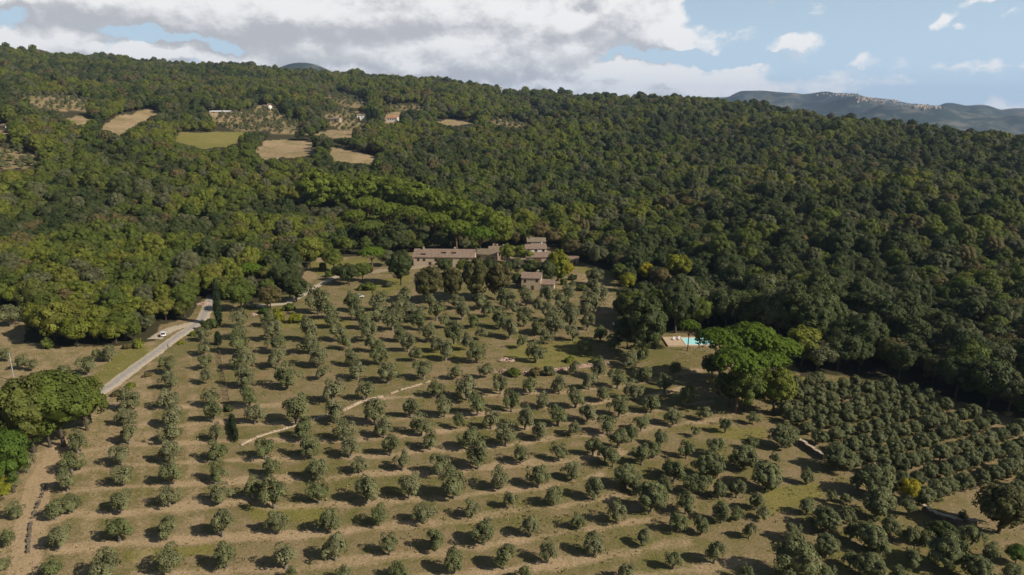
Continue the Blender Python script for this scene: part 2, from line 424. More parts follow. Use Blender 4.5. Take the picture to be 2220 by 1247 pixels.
def build_ground():
    azf = np.radians(np.arange(-47, 47.001, 0.115))
    azc = np.radians(np.concatenate([np.arange(50, 180, 6.0), np.arange(-180, -49, 6.0)]))
    azs = np.concatenate([azf, azc])
    rs = np.concatenate([[3, 25, 55, 80], np.geomspace(88, 900, 400), np.geomspace(908, 2600, 110), np.geomspace(2640, 14000, 120)])
    A, Rr = np.meshgrid(azs, rs)
    X, Y = Rr * np.sin(A), Rr * np.cos(A)
    Z = terrain(X, Y)
    nr, na = X.shape
    V = np.stack([X, Y, Z], -1).reshape(-1, 3)
    # centre cap
    V = np.vstack([V, [[0, 0, 0]]])
    idx = np.arange(nr * na).reshape(nr, na)
    nx = np.roll(idx, -1, axis=1)
    Q = np.stack([idx[:-1], nx[:-1], nx[1:], idx[1:]], -1).reshape(-1, 4)
    T = np.stack([np.full(na, nr * na), nx[0], idx[0]], -1)
    me = bpy.data.meshes.new('ground')
    nq, nt = len(Q), len(T)
    me.vertices.add(len(V))
    me.vertices.foreach_set('co', V.ravel())
    me.loops.add(nq * 4 + nt * 3)
    me.loops.foreach_set('vertex_index', np.concatenate([Q.ravel(), T.ravel()]).astype(np.int32))
    me.polygons.add(nq + nt)
    me.polygons.foreach_set('loop_start', np.concatenate([np.arange(nq) * 4, nq * 4 + np.arange(nt) * 3]).astype(np.int32))
    me.polygons.foreach_set('use_smooth', np.ones(nq + nt, bool))
    me.update(calc_edges=True)
    me.validate()
    # ground cover weights
    px, py, dep = project(V)
    jit = (vnoise(V[:, 0], V[:, 1], 6, 21) - .5) * 700 / np.maximum(dep, 60)
    jit2 = (vnoise(V[:, 0], V[:, 1], 5, 22) - .5) * 300 / np.maximum(dep, 60)
    ok = dep > 10
    jx, jy = px + jit, py + jit2
    rr = np.hypot(V[:, 0], V[:, 1])
    opn = in_poly(jx, jy, OPEN) & ok & (rr < 700)
    near = (rr < 120) | ~ok
    opn |= near
    bare = np.zeros(len(V))
    lush = np.zeros(len(V))
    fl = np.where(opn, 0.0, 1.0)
    left = np.clip((560 - px) / 320, 0, 1) * 0.55
    bare = np.maximum(bare, np.where(opn, left * .62 * (py > 640), 0))
    for P_ in DIRT:
        bare = np.maximum(bare, in_poly(jx, jy, P_) * ok * .55 * (rr < 700))
    for P_ in LUSH:
        lush = np.maximum(lush, in_poly(jx, jy, P_) * ok * 1.0 * (rr < 700))
    bare = np.where(lush > .5, bare * .2, bare)
    for k, P_ in FIELDS.items():
        m = in_poly(px + (vnoise(V[:, 0], V[:, 1], 22, 51) - .5) * 14, py + (vnoise(V[:, 0], V[:, 1], 18, 52) - .5) * 7, P_) & ok & (rr > 350) & (rr < 2300)
        fl = np.where(m, 0, fl)
        if k == 'green':
            lush = np.where(m, 1.0, lush)
        elif k.startswith('tan'):
            bare = np.where(m, .42 + .5 * vnoise(V[:, 0], V[:, 1], 14, 55), bare)
        else:
            bare = np.where(m, .10 + .6 * vnoise(V[:, 0], V[:, 1], 12, 56), bare)
    for (x0, y0, x1, y1) in HCLEAR:
        m = in_poly(px, py, [(x0, y0), (x1, y0), (x1, y1 + 3), (x0, y1 + 3)]) & ok & (rr > 350)
        fl = np.where(m, 0, fl)
        bare = np.where(m, .7, bare)
    # worn strips along the tree rows
    sel = np.where((rr < 480) & ok & opn)[0]
    sx, sy = V[sel, 0], V[sel, 1]
    wob = (vnoise(sx, sy, 7, 31) - .5) * 1.6
    for i, row in enumerate(ROWS):
        pts = []
        for (x, y, w) in sorted(row):
            g, s, t = place(x, y, w, 4.4, 2.2)
            pts.append((g.x, g.y - 1.0))
        if i == 0:
            pts = pts[1:4]
        # continue the strip past both ends
        dx, dy = pts[-1][0] - pts[-2][0], pts[-1][1] - pts[-2][1]
        pts.append((pts[-1][0] + dx * .8, pts[-1][1] + dy * .8))
        d = polyline_dist(sx, sy, pts) + wob
        wd = 1.9 if i <= 9 else 1.2
        amp = 0.95 if i <= 9 else .5
        k = np.clip(1.25 - d / wd, 0, 1) * amp
        bare[sel] = np.maximum(bare[sel], k * (0.55 + .7 * vnoise(sx, sy, 11, 40 + i)))
    # columns of the left part
    for cxs in ([(330, 700), (318, 850), (312, 1000), (305, 1247)], [(412, 760), (420, 860), (418, 1000), (420, 1150)], [(215, 880), (208, 1000), (190, 1247)]):
        pts = [(ground_hit(*p).x, ground_hit(*p).y) for p in cxs]
        d = polyline_dist(sx, sy, pts) + wob
        bare[sel] = np.maximum(bare[sel], np.clip(1.2 - d / 2.6, 0, 1) * .55)
    tr = [(ground_hit(*p).x, ground_hit(*p).y) for p in [(150, 955), (118, 985), (88, 1040), (76, 1090), (66, 1150), (50, 1246)]]
    d = polyline_dist(sx, sy, tr) + wob * .4
    bare[sel] = np.maximum(bare[sel], np.clip(2.6 - d / 1.3, 0, 1))
    lush[sel] *= np.clip(d / 2 - 1, 0, 1)
    col = np.stack([np.clip(bare, 0, 1), np.clip(lush, 0, 1), fl, np.ones(len(V))], -1)
    at = me.attributes.new('cover', 'FLOAT_COLOR', 'POINT')
    at.data.foreach_set('color', col.ravel().astype(np.float32))
    return me


def new_mat(name):
    m = bpy.data.materials.new(name)
    m.use_nodes = True
    m.node_tree.nodes.clear()
    return m, NB(m.node_tree)


def finish(b, shader):
    o = b.node('ShaderNodeOutputMaterial')
    b.put(o.inputs[0], shader)


def principled(b, col, rough=.8, bump=None, bstr=.3, bdist=.1, spec=.2, metal=0.0):
    p = b.node('ShaderNodeBsdfPrincipled')
    b.put(p.inputs['Base Color'], col)
    b.put(p.inputs['Roughness'], rough)
    p.inputs['Specular IOR Level'].default_value = spec
    p.inputs['Metallic'].default_value = metal
    if bump is not None:
        n = b.node('ShaderNodeBump')
        n.inputs['Strength'].default_value = bstr
        n.inputs['Distance'].default_value = bdist
        b.put(n.inputs['Height'], bump)
        b.put(p.inputs['Normal'], n.outputs[0])
    return p.outputs[0]


def ground_material():
    m, b = new_mat('ground_cover')
    g = b.node('ShaderNodeNewGeometry')
    pos = g.outputs['Position']
    at = b.node('ShaderNodeAttribute', attribute_name='cover')
    sc = b.node('ShaderNodeSeparateColor')
    b.put(sc.inputs[0], at.outputs['Color'])
    bare, lush, fl = sc.outputs[0], sc.outputs[1], sc.outputs[2]
    n_big = b.noise(pos, .035, 4, .6)
    n_mid = b.noise(pos, .22, 5, .65)
    n_fine = b.noise(pos, 1.1, 5, .7)
    n_vf = b.noise(pos, 4.0, 3, .7)
    dry = b.mix(n_fine, (.20, .145, .07, 1), (.32, .235, .13, 1))
    grn = b.mix(n_fine, (.105, .104, .028, 1), (.19, .165, .056, 1))
    gmix = b.ss(b.m('ADD', b.m('MULTIPLY', n_big, .55), b.m('MULTIPLY', n_mid, .6)), .44, .72)
    grass = b.mix(gmix, grn, dry)
    rust = b.ss(b.noise(pos, .09, 3, .6), .60, .74)
    grass = b.mix(b.m('MULTIPLY', rust, .5), grass, (.25, .15, .07, 1))
    lushc = b.mix(n_mid, (.145, .145, .025, 1), (.235, .205, .05, 1))
    barec = b.mix(n_mid, (.32, .225, .125, 1), (.48, .345, .20, 1))
    edge = b.m('ADD', b.m('MULTIPLY', b.m('SUBTRACT', n_fine, .5), .9), b.m('MULTIPLY', b.m('SUBTRACT', n_mid, .5), .8))
    kb = b.ss(b.m('ADD', bare, edge), .2, 1.05)
    kl = b.m('MULTIPLY', b.ss(b.m('ADD', lush, edge), .25, 1.2), .75)
    c = b.mix(kl, grass, lushc)
    c = b.mix(b.m('MULTIPLY', kb, .92), c, barec)
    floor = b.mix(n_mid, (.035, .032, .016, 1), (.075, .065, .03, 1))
    # far beyond the ridge: patchwork of woods and fields
    sp_ = b.node('ShaderNodeVectorMath', operation='LENGTH')
    b.put(sp_.inputs[0], pos)
    far = b.ss(sp_.outputs['Value'], 2400, 3200)
    fv = b.noise(pos, .0035, 6, .62, dist=.6)
    fv2 = b.noise(pos, .011, 5, .6)
    farc = b.mix(b.ss(b.m('ADD', b.m('MULTIPLY', fv, .6), b.m('MULTIPLY', fv2, .4)), .46, .62), (.030, .045, .035, 1), (.13, .125, .09, 1))
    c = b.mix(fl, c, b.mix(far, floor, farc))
    grain = b.noise(pos, 2.2, 6, .75)
    c = b.mix(1.0, c, b.lin(grain, .32, .68, .62, 1.30), 'MULTIPLY')
    hgt = b.m('ADD', b.m('MULTIPLY', n_fine, .6), b.m('MULTIPLY', n_vf, .4))
    finish(b, principled(b, c, .95, hgt, .7, .35, .1))
    return m


def tag(o, label=None, cat=None, group=None, kind=None):
    if label:
        o['label'] = label
    if cat:
        o['category'] = cat
    if group:
        o['group'] = group
    if kind:
        o['kind'] = kind
    return o


def link(name, me, parent=None, loc=None):
    o = bpy.data.objects.new(name, me)
    COL.objects.link(o)
    if parent is not None:
        o.parent = parent
    if loc is not None:
        o.location = loc
    return o


def root(name, loc, rz=0.0, scale=1.0):
    o = bpy.data.objects.new(name, None)
    o.empty_display_size = 1.0
    COL.objects.link(o)
    o.location = loc
    o.rotation_euler = (0, 0, rz)
    o.scale = (scale, scale, scale) if not isinstance(scale, tuple) else scale
    return o


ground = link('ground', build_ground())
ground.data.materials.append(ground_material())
tag(ground, 'rolling ground of dry grass, worn earth and wooded hillside', kind='structure')

# ------------------------------------------------------------------ materials for plants
def leaf_mat(name, cols, loc_var=.5, trans=.3, rough=.62, big=0.02):
    """cols: two or three leaf colours, picked per tree (object random) and per leaf clump (tone, which also paints shade inside and under crowns)"""
    m, b = new_mat(name)
    oi = b.node('ShaderNodeObjectInfo')
    tone = b.node('ShaderNodeAttribute', attribute_name='tone')
    t = tone.outputs['Fac']
    r = oi.outputs['Random']
    ln = b.noise(oi.outputs['Location'], big, 3, .6)
    f = b.m('ADD', b.m('MULTIPLY', r, 1 - loc_var), b.m('MULTIPLY', b.ss(ln, .35, .65), loc_var), clamp=True)
    c = b.mix(f, cols[0], cols[1])
    if len(cols) > 2:
        rr = b.m('FRACT', b.m('MULTIPLY', r, 7.13))
        c = b.mix(b.m('MULTIPLY', b.ss(rr, .6, 1.0), .7), c, cols[2])
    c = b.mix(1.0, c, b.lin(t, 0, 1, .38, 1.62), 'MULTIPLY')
    d = principled(b, c, rough, spec=.15)
    tr = b.node('ShaderNodeBsdfTranslucent')
    b.put(tr.inputs[0], b.mix(.5, c, (.16, .17, .03, 1)))
    mx = b.node('ShaderNodeMixShader')
    mx.inputs[0].default_value = trans
    b.put(mx.inputs[1], d)
    b.put(mx.inputs[2], tr.outputs[0])
    finish(b, mx.outputs[0])
    return m


def bark_mat(name, c0, c1):
    m, b = new_mat(name)
    g = b.node('ShaderNodeNewGeometry')
    n = b.noise(g.outputs['Position'], 3.0, 5, .7)
    finish(b, principled(b, b.mix(n, c0, c1), .95, n, .6, .08, .1))
    return m


M = {
    'olive': leaf_mat('olive_leaves', [(.122, .130, .050, 1), (.170, .165, .080, 1), (.10, .120, .036, 1)], .35, .15),
    'olive_dark': leaf_mat('dark_olive_leaves', [(.098, .110, .040, 1), (.138, .145, .060, 1)], .35, .12),
    'holm': leaf_mat('dark_oak_leaves', [(.042, .058, .016, 1), (.068, .082, .022, 1)], .5, .12),
    'oak': leaf_mat('oak_leaves', [(.086, .116, .020, 1), (.140, .165, .028, 1), (.128, .130, .032, 1)], .5),
    'lime': leaf_mat('light_oak_leaves', [(.142, .168, .022, 1), (.190, .200, .030, 1), (.19, .172, .038, 1)], .5, .3),
    'brown': leaf_mat('turning_oak_leaves', [(.130, .112, .042, 1), (.175, .135, .052, 1)], .5),
    'grey': leaf_mat('grey_green_leaves', [(.110, .118, .050, 1), (.150, .150, .070, 1)], .5),
    'pine': leaf_mat('umbrella_pine_needles', [(.090, .145, .010, 1), (.115, .170, .014, 1)], .3, .25),
    'belt': leaf_mat('stone_pine_needles', [(.110, .142, .014, 1), (.140, .168, .020, 1)], .3, .25),
    'cypress': leaf_mat('cypress_leaves', [(.016, .028, .010, 1), (.025, .040, .013, 1)], .3, .08),
    'yellow': leaf_mat('yellow_leaves', [(.30, .25, .012, 1), (.36, .30, .02, 1)], .3, .3),
    'ylime': leaf_mat('yellow_green_leaves', [(.17, .18, .015, 1), (.22, .22, .02, 1)], .3, .3),
    'chestnut': leaf_mat('chestnut_leaves', [(.058, .068, .018, 1), (.105, .082, .028, 1)], .3, .15),
    'fresh': leaf_mat('fresh_green_leaves', [(.060, .105, .014, 1), (.085, .130, .018, 1)], .3, .3),
    'pale': leaf_mat('pale_grass_leaves', [(.30, .30, .16, 1), (.36, .33, .2, 1)], .3, .2),
}
BARK = bark_mat('olive_bark', (.10, .085, .06, 1), (.24, .21, .165, 1))
BARKD = bark_mat('dark_bark', (.045, .035, .025, 1), (.12, .095, .07, 1))
BARKP = bark_mat('pine_bark', (.10, .055, .035, 1), (.20, .12, .08, 1))


# ------------------------------------------------------------------ plant meshes
def np_mesh(name, V, Q, tone=None, smooth=False, tris=None):
    me = bpy.data.meshes.new(name)
    V = np.asarray(V, np.float32)
    Q = np.asarray(Q, np.int32)
    me.vertices.add(len(V))
    me.vertices.foreach_set('co', V.ravel())
    me.loops.add(len(Q) * 4)
    me.loops.foreach_set('vertex_index', Q.ravel())
    me.polygons.add(len(Q))
    me.polygons.foreach_set('loop_start', (np.arange(len(Q)) * 4).astype(np.int32))
    if smooth:
        me.polygons.foreach_set('use_smooth', np.ones(len(Q), bool))
    me.update(calc_edges=True)
    if tone is not None:
        a = me.attributes.new('tone', 'FLOAT', 'POINT')
        a.data.foreach_set('value', np.asarray(tone, np.float32))
    return me


def unit(v):
    return v / (np.linalg.norm(v, axis=-1, keepdims=True) + 1e-9)


def leaves(rng, C, R, nl, leaf, out, squash=1.0, spread=.5, tonec=None, updir=.15):
    """leaf cards over clumps: C centres (n,3), R radii, out outward directions"""
    n = len(C)
    v = unit(rng.normal(size=(n, nl, 3)))
    v = unit(v + out[:, None, :] * .75)
    rad = R[:, None] * rng.uniform(.72, 1.06, (n, nl))
    off = v * rad[..., None]
    off[..., 2] *= squash
    P = C[:, None, :] + off
    N = unit(v + out[:, None, :] * .35 + rng.normal(size=(n, nl, 3)) * spread + np.array([0, 0, updir]))
    P, N = P.reshape(-1, 3), N.reshape(-1, 3)
    a = unit(np.cross(N, unit(rng.normal(size=N.shape))))
    c = np.cross(N, a)
    s = leaf * rng.uniform(.55, 1.3, len(P))[:, None]
    a, c = a * s * .5, c * s * .36
    V = np.stack([P - a - c, P + a - c * .6, P + a * .8 + c, P - a * .7 + c], 1).reshape(-1, 3)
    Q = np.arange(len(P) * 4).reshape(-1, 4)
    t = (np.repeat(tonec, nl) * rng.uniform(.78, 1.22, len(P))).clip(0, 1)
    return V, Q, np.repeat(t, 4)


def core(rng, W, D, H, zc, k=.62, nu=12, nv=8):  # inner leaf mass; its dark tone paints the shade inside the crown
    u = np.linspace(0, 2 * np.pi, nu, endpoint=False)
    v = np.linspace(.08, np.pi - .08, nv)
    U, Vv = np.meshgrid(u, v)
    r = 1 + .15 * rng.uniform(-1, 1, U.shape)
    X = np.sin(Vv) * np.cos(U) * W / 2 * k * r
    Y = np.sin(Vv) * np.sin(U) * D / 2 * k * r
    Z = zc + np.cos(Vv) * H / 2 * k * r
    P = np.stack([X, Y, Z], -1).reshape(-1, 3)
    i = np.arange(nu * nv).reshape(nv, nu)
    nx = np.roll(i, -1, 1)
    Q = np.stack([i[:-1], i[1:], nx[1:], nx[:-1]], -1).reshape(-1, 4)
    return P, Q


def join(parts):
    Vs, Qs, Ts, o = [], [], [], 0
    for V, Q, T in parts:
        Vs.append(V)
        Qs.append(Q + o)
        Ts.append(T)
        o += len(V)
    return np.vstack(Vs), np.vstack(Qs), np.concatenate(Ts)


def crown_round(seed, W=10, H=8.5, zc=6.8, nc=52, nl=84, leaf=.46, cr=.15, use_core=True, irregular=.22, dens_low=.55):
    rng = np.random.default_rng(seed)
    d = unit(rng.normal(size=(nc * 3, 3)))
    keep = (d[:, 2] > -.25) | (rng.uniform(size=len(d)) < dens_low * .5)
    d = d[keep][:nc]
    nc = len(d)
    lob = unit(rng.normal(size=(5, 3)))
    lump = 1 - irregular / 2 + irregular * np.max(np.clip(d @ lob.T, 0, 1) ** 3, axis=1)
    rho = rng.uniform(.62, .86, nc) * lump
    C = d * np.array([W / 2, W / 2, H / 2]) * rho[:, None]
    C[:, 2] += zc
    R = W * cr * rng.uniform(.7, 1.25, nc)
    out = unit(C - np.array([0, 0, zc - H * .2]))
    tonec = rng.uniform(.28, .72, nc)
    parts = [leaves(rng, C, R, nl, leaf, out, .85, .28, tonec)]
    if use_core:
        V, Q = core(rng, W, W, H, zc, .70)
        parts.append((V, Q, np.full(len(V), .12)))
    return join(parts)


def crown_olive(seed, W=4.4, H=3.9, zc=2.2):
    rng = np.random.default_rng(seed)
    nb = int(rng.integers(3, 7))
    Cs, Rs = [], []
    ang0 = rng.uniform(0, 6.28)
    el = rng.uniform(.82, 1.0)
    for k in range(nb):
        a = ang0 + k * 6.283 / nb + rng.uniform(-.4, .4)
        reach = W / 2 * rng.uniform(.42, .88)
        top = zc + H / 2 * rng.uniform(.1, .95)
        for j in range(int(rng.integers(3, 6))):
            t = rng.uniform(.3, 1.0)
            Cs.append([math.cos(a) * reach * t + rng.normal() * .2, el * math.sin(a) * reach * t + rng.normal() * .2, zc - H * .30 + (top - zc + H * .30) * rng.uniform(.15, 1.0)])
            Rs.append(rng.uniform(.45, .85))
    for j in range(6):
        Cs.append([rng.normal() * .5, rng.normal() * .5, zc + rng.uniform(-.4, .6) * H * .5])
        Rs.append(rng.uniform(.55, .9))
    C, R = np.array(Cs), np.array(Rs)
    C[:, 2] = np.maximum(C[:, 2], R * .9 + .45)
    out = unit(C - np.array([0, 0, zc - H * .3]))
    tonec = rng.uniform(.25, .75, len(C))
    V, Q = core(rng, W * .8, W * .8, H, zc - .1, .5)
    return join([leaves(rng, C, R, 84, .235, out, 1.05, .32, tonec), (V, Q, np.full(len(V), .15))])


def crown_umbrella(seed, W=15, H=5.6, zc=10.8):
    rng = np.random.default_rng(seed)
    n = 330
    g = np.arange(n) + .5
    rr = np.sqrt(g / n) * .95
    a = g * 2.39996 + rng.normal(size=n) * .12
    ell = 1 + .09 * np.sin(a * 2 + seed) + .06 * np.sin(a * 3 + seed * 2) + .04 * np.sin(5 * a + seed)
    X, Y = rr * np.cos(a) * W / 2 * ell, rr * np.sin(a) * W / 2 * ell
    fold = .10 * H * np.sin(X * 1.1 + seed) * np.cos(Y * 1.25 + seed * 2)
    Z = zc - H * .32 + H * .80 * np.sqrt(np.clip(1 - (rr * .985) ** 2.4, 0, 1)) + fold + rng.uniform(-.12, .12, n)
    C = np.stack([X, Y, Z], -1)
    R = rng.uniform(.42, .72, n) * W / 15
    out = unit(np.stack([X * .26, Y * .26, np.full(n, 1.5) - (rr > .85) * .8], -1))
    tonec = rng.uniform(.42, .56, n)
    top = leaves(rng, C, R, 44, .30, out, .7, .22, tonec, .25)
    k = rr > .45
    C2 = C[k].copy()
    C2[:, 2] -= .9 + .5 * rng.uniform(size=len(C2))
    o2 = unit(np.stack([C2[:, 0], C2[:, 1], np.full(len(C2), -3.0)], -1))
    low = leaves(rng, C2, R[k], 16, .40, o2, .5, .4, np.full(len(C2), .2), -.1)  # underside leaves toned darker: shade below the crown put into the colour
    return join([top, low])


def crown_cypress(seed, W=2.2, H=12, z0=.5):
    rng = np.random.default_rng(seed)
    n = 60
    t = np.linspace(0, 1, n)
    r = W / 2 * np.clip(np.sin(np.pi * (t * .93 + .07)) ** .55, 0.05, 1) * (1 - .35 * t)
    a = rng.uniform(0, 6.28, n)
    C = np.stack([np.cos(a) * r * .35, np.sin(a) * r * .35, z0 + t * H], -1)
    out = unit(np.stack([np.cos(a), np.sin(a), np.full(n, .3)], -1))
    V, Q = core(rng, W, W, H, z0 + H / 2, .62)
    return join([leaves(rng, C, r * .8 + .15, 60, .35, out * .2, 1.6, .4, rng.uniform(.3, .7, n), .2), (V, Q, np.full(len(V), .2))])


def crown_shrub(seed, W=3.0, H=2.2, tall=False):
    rng = np.random.default_rng(seed)
    n = 22
    d = unit(rng.normal(size=(n, 3)))
    d[:, 2] = np.abs(d[:, 2])
    C = d * np.array([W / 2, W / 2, H * .8]) * rng.uniform(.45, .75, n)[:, None]
    C[:, 2] += H * .12
    R = rng.uniform(.3, .55, n) * W / 3
    out = unit(C + np.array([0, 0, .4]))
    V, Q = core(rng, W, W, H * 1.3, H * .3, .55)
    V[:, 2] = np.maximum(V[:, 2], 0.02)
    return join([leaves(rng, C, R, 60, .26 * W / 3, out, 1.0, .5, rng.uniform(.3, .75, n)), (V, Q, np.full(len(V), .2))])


def tube(pts, rad, n=7):
    pts = np.array(pts, float)
    V, Q = [], []
    for i, p in enumerate(pts):
        t = unit((pts[min(i + 1, len(pts) - 1)] - pts[max(i - 1, 0)])[None])[0]
        s = np.cross(t, [0.31, .95, .07])
        s /= np.linalg.norm(s)
        c = np.cross(t, s)
        for k in range(n):
            a = 2 * math.pi * k / n
            V.append(p + (s * math.cos(a) + c * math.sin(a)) * rad[i])
    for i in range(len(pts) - 1):
        for k in range(n):
            Q.append([i * n + k, i * n + (k + 1) % n, (i + 1) * n + (k + 1) % n, (i + 1) * n + k])
    V.append(pts[-1] + unit((pts[-1] - pts[-2])[None])[0] * rad[-1] * .6)
    e = len(V) - 1
    o = (len(pts) - 1) * n
    for k in range(0, n - 1, 2):
        Q.append([o + k, o + (k + 1) % n, o + (k + 2) % n, e])
    return np.array(V), np.array(Q), np.full(len(V), .5)


def trunk_olive(seed, W=4.4):
    rng = np.random.default_rng(seed + 500)
    parts = [tube([(0, 0, -.15), (.03, .02, .25), (rng.normal() * .08, rng.normal() * .08, .75)], [.32, .23, .2])]
    for k in range(4):
        a = k * 1.57 + rng.uniform(-.4, .4)
        x, y = math.cos(a), math.sin(a)
        parts.append(tube([(0, 0, .55), (x * .35, y * .35, 1.15), (x * .75, y * .75, 1.9), (x * 1.05, y * 1.05, 2.9)], [.15, .12, .08, .03], 5))
    return join(parts)


def trunk_round(seed, H=6.8, r=.28, spread=2.6):
    rng = np.random.default_rng(seed + 900)
    parts = [tube([(0, 0, -.6), (.05, 0, .6), (rng.normal() * .15, rng.normal() * .15, H * .45), (rng.normal() * .25, rng.normal() * .25, H)], [r * 1.4, r, r * .8, r * .3])]
    for k in range(5):
        a = k * 1.26 + rng.uniform(-.4, .4)
        x, y = math.cos(a) * spread, math.sin(a) * spread
        h = H * rng.uniform(.35, .55)
        parts.append(tube([(0, 0, h), (x * .45, y * .45, h + H * .2), (x, y, h + H * .42)], [r * .5, r * .35, r * .12], 5))
    return join(parts)


def trunk_umbrella(seed, H=10.0):
    rng = np.random.default_rng(seed + 300)
    b_ = (rng.normal() * .3, rng.normal() * .3)
    parts = [tube([(0, 0, -.5), (b_[0] * .3, b_[1] * .3, 3), (b_[0], b_[1], H * .62), (b_[0], b_[1], H * .8)], [.5, .40, .34, .28])]
    for k in range(7):
        a = k * .9 + rng.uniform(-.25, .25)
        q = rng.uniform(.7, 1.0)
        x, y = math.cos(a) * 5.2 * q, math.sin(a) * 5.2 * q
        h = H * rng.uniform(.58, .74)
        parts.append(tube([(b_[0], b_[1], h), (x * .4, y * .4, H * .84), (x, y, H * 1.02)], [.22, .15, .06], 5))
    return join(parts)


MESH = {}
BUILD = {'round': lambda s: crown_round(s), 'roundx': lambda s: crown_round(s + 40, H=10.5, zc=7.6, nc=80, nl=84, leaf=.42, cr=.12, irregular=.35), 'olive': crown_olive, 'umbrella': crown_umbrella,
         'cypress': crown_cypress, 'shrub': crown_shrub,
         'dome': lambda s: crown_round(s + 80, W=9, H=9.4, zc=5.9, nc=95, nl=56, leaf=.4, cr=.10, irregular=.06),
         'grove': lambda s: crown_round(s + 60, W=4.5, H=4.3, zc=2.35, nc=40, nl=72, leaf=.23, cr=.14, irregular=.12),
         't_round': lambda s: trunk_round(s), 't_roundx': lambda s: trunk_round(s + 7, 7.2, .34), 't_olive': trunk_olive, 't_umbrella': trunk_umbrella,
         'umbrellat': lambda s: crown_umbrella(s + 3, 15, 5.4, 14.6), 't_umbrellat': lambda s: trunk_umbrella(s + 3, 13.8), 't_cypress': lambda s: tube([(0, 0, -.3), (0, 0, 3)], [.2, .12]), 't_dome': lambda s: trunk_round(s + 3, 6.0, .3, 2.2), 't_grove': trunk_olive, 't_shrub': lambda s: join([tube([(0, 0, -.1), (.1, 0, .5)], [.06, .04], 5), tube([(.1, .1, -.1), (.3, .2, .5)], [.05, .03], 5)])}
DIM = {'round': (10, 6.8), 'roundx': (10, 7.6), 'olive': (4.4, 2.2), 'umbrella': (15, 10.8), 'umbrellat': (15, 14.6), 'cypress': (2.2, 6.5), 'shrub': (3.0, 1.0), 'dome': (9, 5.9), 'grove': (4.4, 2.3)}


def plant_mesh(kind, var, mat):
    key = (kind, var, mat.name)
    if key not in MESH:
        gk = (kind, var)
        if gk not in MESH:
            V, Q, T = BUILD[kind](var * 17 + 5)
            MESH[gk] = np_mesh(kind, V, Q, T, smooth=kind.startswith('t_'))
            me = MESH[gk]
        else:
            me = MESH[gk].copy()
        me.materials.clear()
        me.materials.append(mat)
        MESH[key] = me
    return MESH[key]


def tree(name, kind, var, leafmat, bark, loc, scale, rz, label, cat, group=None, sz=1.0):
    r = root(name, loc, rz, (scale * (ux := 1 + .09 * math.sin(rz * 7)), scale / ux, scale * sz))
    tag(r, label, cat, group)
    link('trunk', plant_mesh('t_' + kind, var, bark), r)
    c = link('crown', plant_mesh(kind, var, M[leafmat]), r)
    return r, c


def scatter_stuff(name, sources, pts, idx, rot, scl, label, cat, group=None):
    """one object holding many plants that are too many to tell apart; instances the crowns of real trees"""
    me = bpy.data.meshes.new(name)
    me.vertices.add(len(pts))
    me.vertices.foreach_set('co', np.asarray(pts, np.float32).ravel())
    for nm, ty, arr, key in (('pick', 'INT', np.asarray(idx, np.int32), 'value'), ('turn', 'FLOAT_VECTOR', np.stack([np.zeros(len(rot)), np.zeros(len(rot)), rot], -1).astype(np.float32), 'vector'), ('grow', 'FLOAT_VECTOR', np.asarray(scl, np.float32), 'vector')):
        a = me.attributes.new(nm, ty, 'POINT')
        a.data.foreach_set(key, arr.ravel())
    o = link(name, me)
    g = bpy.data.node_groups.new(name + '_spread', 'GeometryNodeTree')
    g.interface.new_socket('Geometry', in_out='INPUT', socket_type='NodeSocketGeometry')
    g.interface.new_socket('Geometry', in_out='OUTPUT', socket_type='NodeSocketGeometry')
    b = NB(g)
    gi, go = b.node('NodeGroupInput'), b.node('NodeGroupOutput')
    jn = b.node('GeometryNodeJoinGeometry')
    for s in reversed(sources):
        n = b.node('GeometryNodeObjectInfo')
        n.transform_space = 'ORIGINAL'
        n.inputs['Object'].default_value = s
        n.inputs['As Instance'].default_value = True
        g.links.new(n.outputs['Geometry'], jn.inputs[0])
    ip = b.node('GeometryNodeInstanceOnPoints')
    g.links.new(gi.outputs[0], ip.inputs['Points'])
    g.links.new(jn.outputs[0], ip.inputs['Instance'])
    ip.inputs['Pick Instance'].default_value = True

    def attr(nm, ty):
        n = b.node('GeometryNodeInputNamedAttribute')
        n.data_type = ty
        n.inputs['Name'].default_value = nm
        return n.outputs[0]
    g.links.new(attr('pick', 'INT'), ip.inputs['Instance Index'])
    e = b.node('FunctionNodeEulerToRotation')
    g.links.new(attr('turn', 'FLOAT_VECTOR'), e.inputs[0])
    g.links.new(e.outputs[0], ip.inputs['Rotation'])
    g.links.new(attr('grow', 'FLOAT_VECTOR'), ip.inputs['Scale'])
    g.links.new(ip.outputs[0], go.inputs[0])
    md = o.modifiers.new('spread', 'NODES')
    md.node_group = g
    tag(o, label, cat, group, 'stuff')
    return o


ORD = ['first', 'second', 'third', 'fourth', 'fifth', 'sixth', 'seventh', 'eighth', 'ninth', 'tenth', 'eleventh', 'twelfth', 'thirteenth', 'fourteenth', 'fifteenth', 'sixteenth', 'seventeenth',
       'eighteenth', 'nineteenth', 'twentieth', 'twenty-first', 'twenty-second', 'twenty-third', 'twenty-fourth', 'twenty-fifth', 'twenty-sixth', 'twenty-seventh', 'twenty-eighth', 'twenty-ninth', 'thirtieth']
rnd = random.Random(7)

